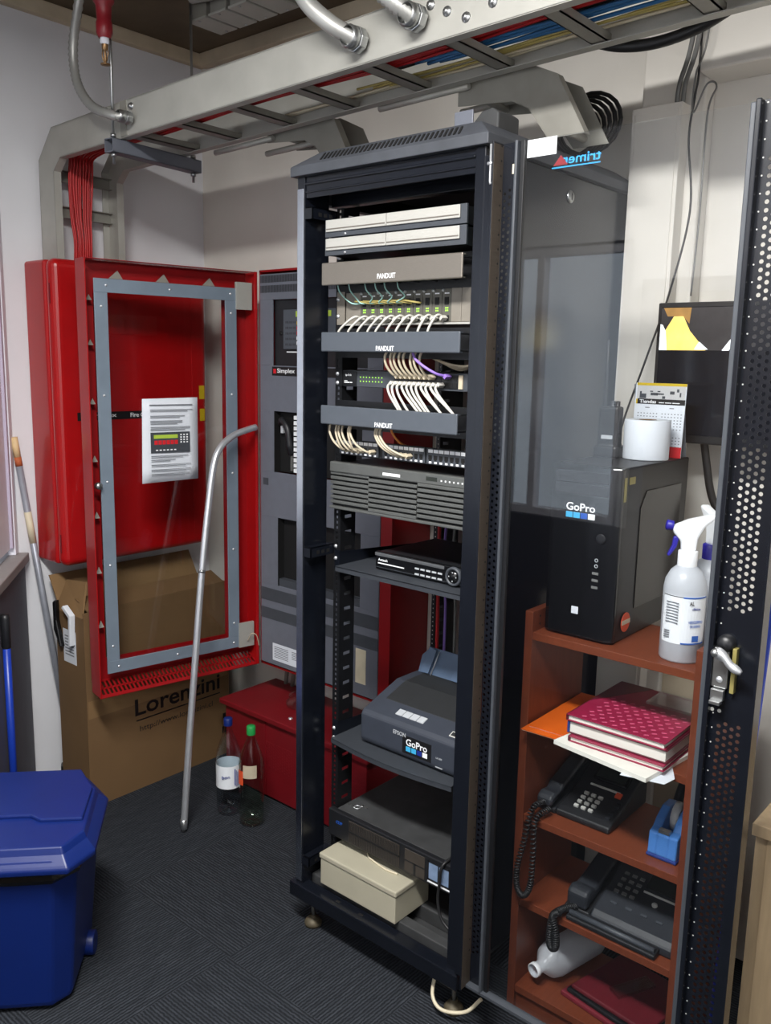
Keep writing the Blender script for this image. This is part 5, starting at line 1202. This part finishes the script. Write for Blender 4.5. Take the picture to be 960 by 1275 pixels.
# shelf three: telephone and tape dispenser
def coil(path, r, turns, rr):
    P = spline(path, 20); out = []; n = len(P)
    m_ = turns*8
    for k_ in range(m_+1):
        f_ = k_/m_*(n-1); i = min(int(f_), n-2); p = P[i].lerp(P[i+1], f_-i); tg = (P[i+1]-P[i]).normalized(); u = tg.cross(Vector((0.3, 1, .2))).normalized(); v = tg.cross(u)
        a_ = 2*PI*k_/8; out.append(p+(u*math.cos(a_)+v*math.sin(a_))*r)
    return MB().tube(out, rr, 5)
t = thing('desk_telephone', 'black desk telephone with tilted screen on the third shelf', 'telephone', (.80, .32, .57))
ph = MB().prism([(.205, .571), (.205, .586), (.225, .594), (.30, .612), (.40, .655), (.425, .652), (.425, .571)], (.150, 0, 0), (.752, 0, 0), YP, ZP)
obj('phone_base', ph, 'phone_black', t, bevel=.005)
obj('handset_rest', MB().prism([(.205, .571), (.205, .585), (.30, .600), (.425, .640), (.425, .571)], (.056, 0, 0), (.696, 0, 0), YP, ZP), 'phone_black', t, bevel=.004)
obj('handset', MB().prism([(.195, .588), (.195, .612), (.215, .622), (.245, .618), (.26, .630), (.36, .662), (.385, .678), (.415, .678), (.42, .652), (.36, .642), (.25, .605)], (.046, 0, 0), (.700, 0, 0), YP, ZP), 'phone_grey', t, bevel=.009, bseg=3)
sl1 = Vector((0, .10, .043)).normalized(); sn1 = Vector((0, -.043, .10)).normalized()
obj('screen_bezel', MB().obox((.832, .375, .650), XP, (0, .8, .55), (0, -.55, .8), .048, .036, .006), 'black_gloss', t, bevel=.003)
obj('screen', MB().obox((.832, .3705, .655), XP, (0, .8, .55), (0, -.55, .8), .041, .028, .002), 'lcd', t)
sl2 = Vector((0, .075, .018)).normalized(); sn2 = Vector((0, -.018, .075)).normalized()
obj('key_strip', MB().obox((.830, .325, .624), XP, sl1, sn1, .042, .0025, .0015), 'key_white', t)
for j in range(4):
    for k_ in range(3): obj('key', MB().obox((.795+.020*k_, .236+.018*j, .5985+.0044*j+.001), XP, sl2, sn2, .0058, .0038, .003), 'key_white', t)
for j in range(5): obj('side_key', MB().obox((.884, .232+.016*j, .598+.0039*j), XP, sl2, sn2, .006, .003, .003), 'phone_grey', t)
obj('orange_key', MB().obox((.872, .316, .621), XP, sl1, sn1, .008, .008, .003), 'orange_key', t)
obj('coiled_cord', coil([(.722, .20, .600), (.715, .150, .590), (.704, .135, .50), (.692, .128, .42), (.700, .125, .375), (.720, .125, .365), (.735, .127, .40), (.737, .13, .48), (.735, .136, .575), (.745, .19, .590)], .0065, 75, .0022), 'cable_black', t)
t = thing('tape_dispenser', 'blue tape dispenser on the third shelf', 'tape dispenser', (1.045, .28, .57))
mb = MB().prism([(.190, .580), (.192, .632), (.212, .636), (.222, .612), (.25, .606), (.265, .655), (.30, .668), (.335, .660), (.36, .625), (.365, .580)], (.072, 0, 0), (1.008, 0, 0), YP, ZP)
mb = MB()
side = [(.190, .578), (.194, .632), (.215, .638), (.228, .652), (.262, .672), (.30, .672), (.335, .655), (.36, .62), (.365, .578)]
for xx in (1.008, 1.056): mb.prism(side, (.022, 0, 0), (xx, 0, 0), YP, ZP)
mb.prism([(.190, .578), (.194, .632), (.214, .637), (.228, .605), (.34, .598), (.365, .578)], (.030, 0, 0), (1.028, 0, 0), YP, ZP)
obj('body', mb, 'tape_blue', t, bevel=.004)
obj('weight_base', MB().box(1.006, 1.080, .188, .367, .5705, .579), 'book_blue', t, bevel=.003)
obj('tape_roll', MB().lathe([(.018, -.009), (.035, -.009), (.035, .009), (.018, .009), (.018, -.009)], (1.043, .285, .643), (1, 0, 0), 28), 'clear_film', t)
obj('tape_hub', MB().lathe([(.0, -.011), (.018, -.011), (.018, .011), (0, .011)], (1.043, .285, .643), (1, 0, 0), 20), 'key_white', t)
obj('cutter', MB().box(1.030, 1.056, .196, .210, .634, .642), 'steel', t)
tag(obj('black_clamp', MB().tube(spline([(.99, .40, .60), (1.01, .40, .68), (1.04, .39, .70), (1.07, .40, .66), (1.05, .405, .60)], 6), .012, 8), 'cable_black'), 'black cable bundle behind the blue tape dispenser', 'cable')
# shelf four: fax telephone
t = thing('fax_telephone', 'dark grey fax telephone with paper tray on the fourth shelf', 'fax machine', (.95, .29, .33))
obj('base', MB().prism([(.185, .331), (.185, .352), (.20, .365), (.30, .398), (.36, .42), (.42, .425), (.42, .331)], (.215, 0, 0), (.875, 0, 0), YP, ZP), 'phone_grey', t, bevel=.006)
obj('handset_base', MB().prism([(.185, .331), (.185, .350), (.30, .38), (.42, .40), (.42, .331)], (.07, 0, 0), (.803, 0, 0), YP, ZP), 'phone_black', t, bevel=.005)
obj('handset', MB().prism([(.185, .352), (.185, .395), (.21, .405), (.235, .395), (.26, .40), (.35, .425), (.37, .445), (.41, .448), (.41, .41), (.30, .385)], (.058, 0, 0), (.808, 0, 0), YP, ZP), 'phone_grey', t, bevel=.010, bseg=3)
obj('paper_tray', MB().prism([(.155, .332), (.155, .343), (.19, .350), (.19, .332)], (.235, 0, 0), (.825, 0, 0), YP, ZP), 'phone_black', t, bevel=.003)
obj('roller', MB().cyl((.83, .168, .349), (1.055, .168, .349), .007, 10), 'charcoal', t)
sl3 = Vector((0, .10, .033)).normalized(); sn3 = Vector((0, -.033, .10)).normalized()
for j in range(4):
    for k_ in range(3): obj('key', MB().obox((.905+.021*k_, .27+.020*j, .3895+.0066*j), XP, sl3, sn3, .006, .004, .003), 'cable_grey', t)
obj('screen', MB().obox((1.02, .345, .4165), XP, (0, .06, .022), (0, -.022, .06), .055, .034, .003), 'lcd', t)
obj('screen_rule', MB().obox((1.02, .300, .4005), XP, sl3, sn3, .055, .002, .002), 'key_white', t)
obj('round_key', MB().lathe([(.007, 0), (.007, .004), (0, .004)], (1.005, .275, .3905), sn3, 14), 'key_white', t)
for k_ in range(4): obj('soft_key', MB().obox((.915+.04*k_, .235, .378), XP, sl3, sn3, .008, .003, .002), 'charcoal', t)
obj('coiled_cord', coil([(.835, .19, .355), (.815, .160, .352), (.80, .137, .338), (.795, .135, .29), (.80, .132, .255), (.815, .130, .262), (.812, .132, .30), (.80, .135, .338), (.815, .142, .352)], .008, 60, .0024), 'cable_black', t)
# bottom shelf
t = thing('lying_jug', 'white plastic bottle lying on its side on the bottom shelf', 'bottle', (.76, .30, .08))
ja = Vector((.22, 1, 0)).normalized()
obj('bottle_body', MB().lathe([(.016, -.03), (.016, .0), (.024, .008), (.042, .028), (.047, .05), (.047, .20), (.042, .215), (0, .217)], (.738, .205, .125), ja, 28), 'milky', t)
obj('mouth', MB().lathe([(.0165, -.032), (.019, -.032), (.019, -.020), (.0165, -.018)], (.738, .205, .125), ja, 20), 'spray_white', t)
def wallet(lab, pts, z0, th_, m):
    t = thing('document_wallet', lab, 'document wallet', (pts[0][0], pts[0][1], z0), 'wallets on the bottom shelf')
    obj('wallet', MB().prism(pts, (0, 0, th_), (0, 0, z0), XP, YP), m, t, bevel=.004)
    obj('inner_sheets', MB().prism([(a_*.9+.1*.95, b_*.9+.1*.3) for a_, b_ in pts], (0, 0, th_*.5), (0, 0, z0+th_*.25), XP, YP), 'charcoal', t)
mat('wallet_red', (92, 20, 30), .5, var=.1); mat('wallet_pink', (112, 30, 42), .5, var=.1)
wallet('pinkish red document wallet, lowest of three on the bottom shelf', [(.80, .20), (1.05, .165), (1.09, .38), (.85, .40)], .0755, .014, 'wallet_pink')
wallet('dark document wallet, middle of three on the bottom shelf', [(.815, .205), (1.06, .17), (1.09, .39), (.86, .405)], .090, .012, 'rack_dark')
wallet('red document wallet with clear pocket, topmost on the bottom shelf', [(.825, .21), (1.045, .185), (1.085, .39), (.87, .41)], .1025, .012, 'wallet_red')
tag(obj('clear_sachet', MB().obox((.955, .30, .120), (.5, 1, 0), (-1, .5, 0), ZP, .06, .02, .004), 'film', bevel=.002), 'clear plastic sachet on the topmost red wallet', 'sachet')
# wall bits behind the bookcase
tag(obj('wall_duct', MB().box(.80, .90, .72, .769, .0, .95), 'trim_beige', bevel=.003), 'cream cable duct on the wall behind the bookcase', 'duct')
# desk at the right edge
t = thing('desk', 'light oak desk corner at the right edge behind the glass door', 'desk', (1.8, .45, 0))
obj('desk_top', MB().box(1.243, 2.6, .173, .70, .722, .750), 'oak', t, bevel=.002)
obj('side_panel', MB().box(1.248, 1.273, .19, .69, 0, .722), 'oak', t, bevel=.001)
obj('front_panel', MB().box(1.2731, 2.58, .185, .203, .0, .722), 'oak', t, bevel=.001)
obj('side_panel', MB().box(2.565, 2.59, .19, .69, 0, .722), 'oak', t, bevel=.001)
# blue pole leaning behind the door
t = thing('blue_broom', 'blue broom handle leaning behind the open glass door', 'broom', (1.20, .10, 0))
obj('blue_pole', MB().cyl((1.212, .12, .10), (1.253, .12, 1.36), .0115, 12), 'handle_blue', t)
obj('broom_head', MB().box(1.14, 1.238, .095, .145, .05, .10), 'black_plastic', t, bevel=.006)
br_ = MB()
for k_ in range(30): br_.tube([(1.145+.085*(k_ % 15)/14, .105+.03*(k_//15), .06), (1.145+.085*(k_ % 15)/14+R_(-.004, .004), .105+.03*(k_//15), .0)], .003, 4)
obj('bristles', br_, 'handle_blue', t, kind='stuff')
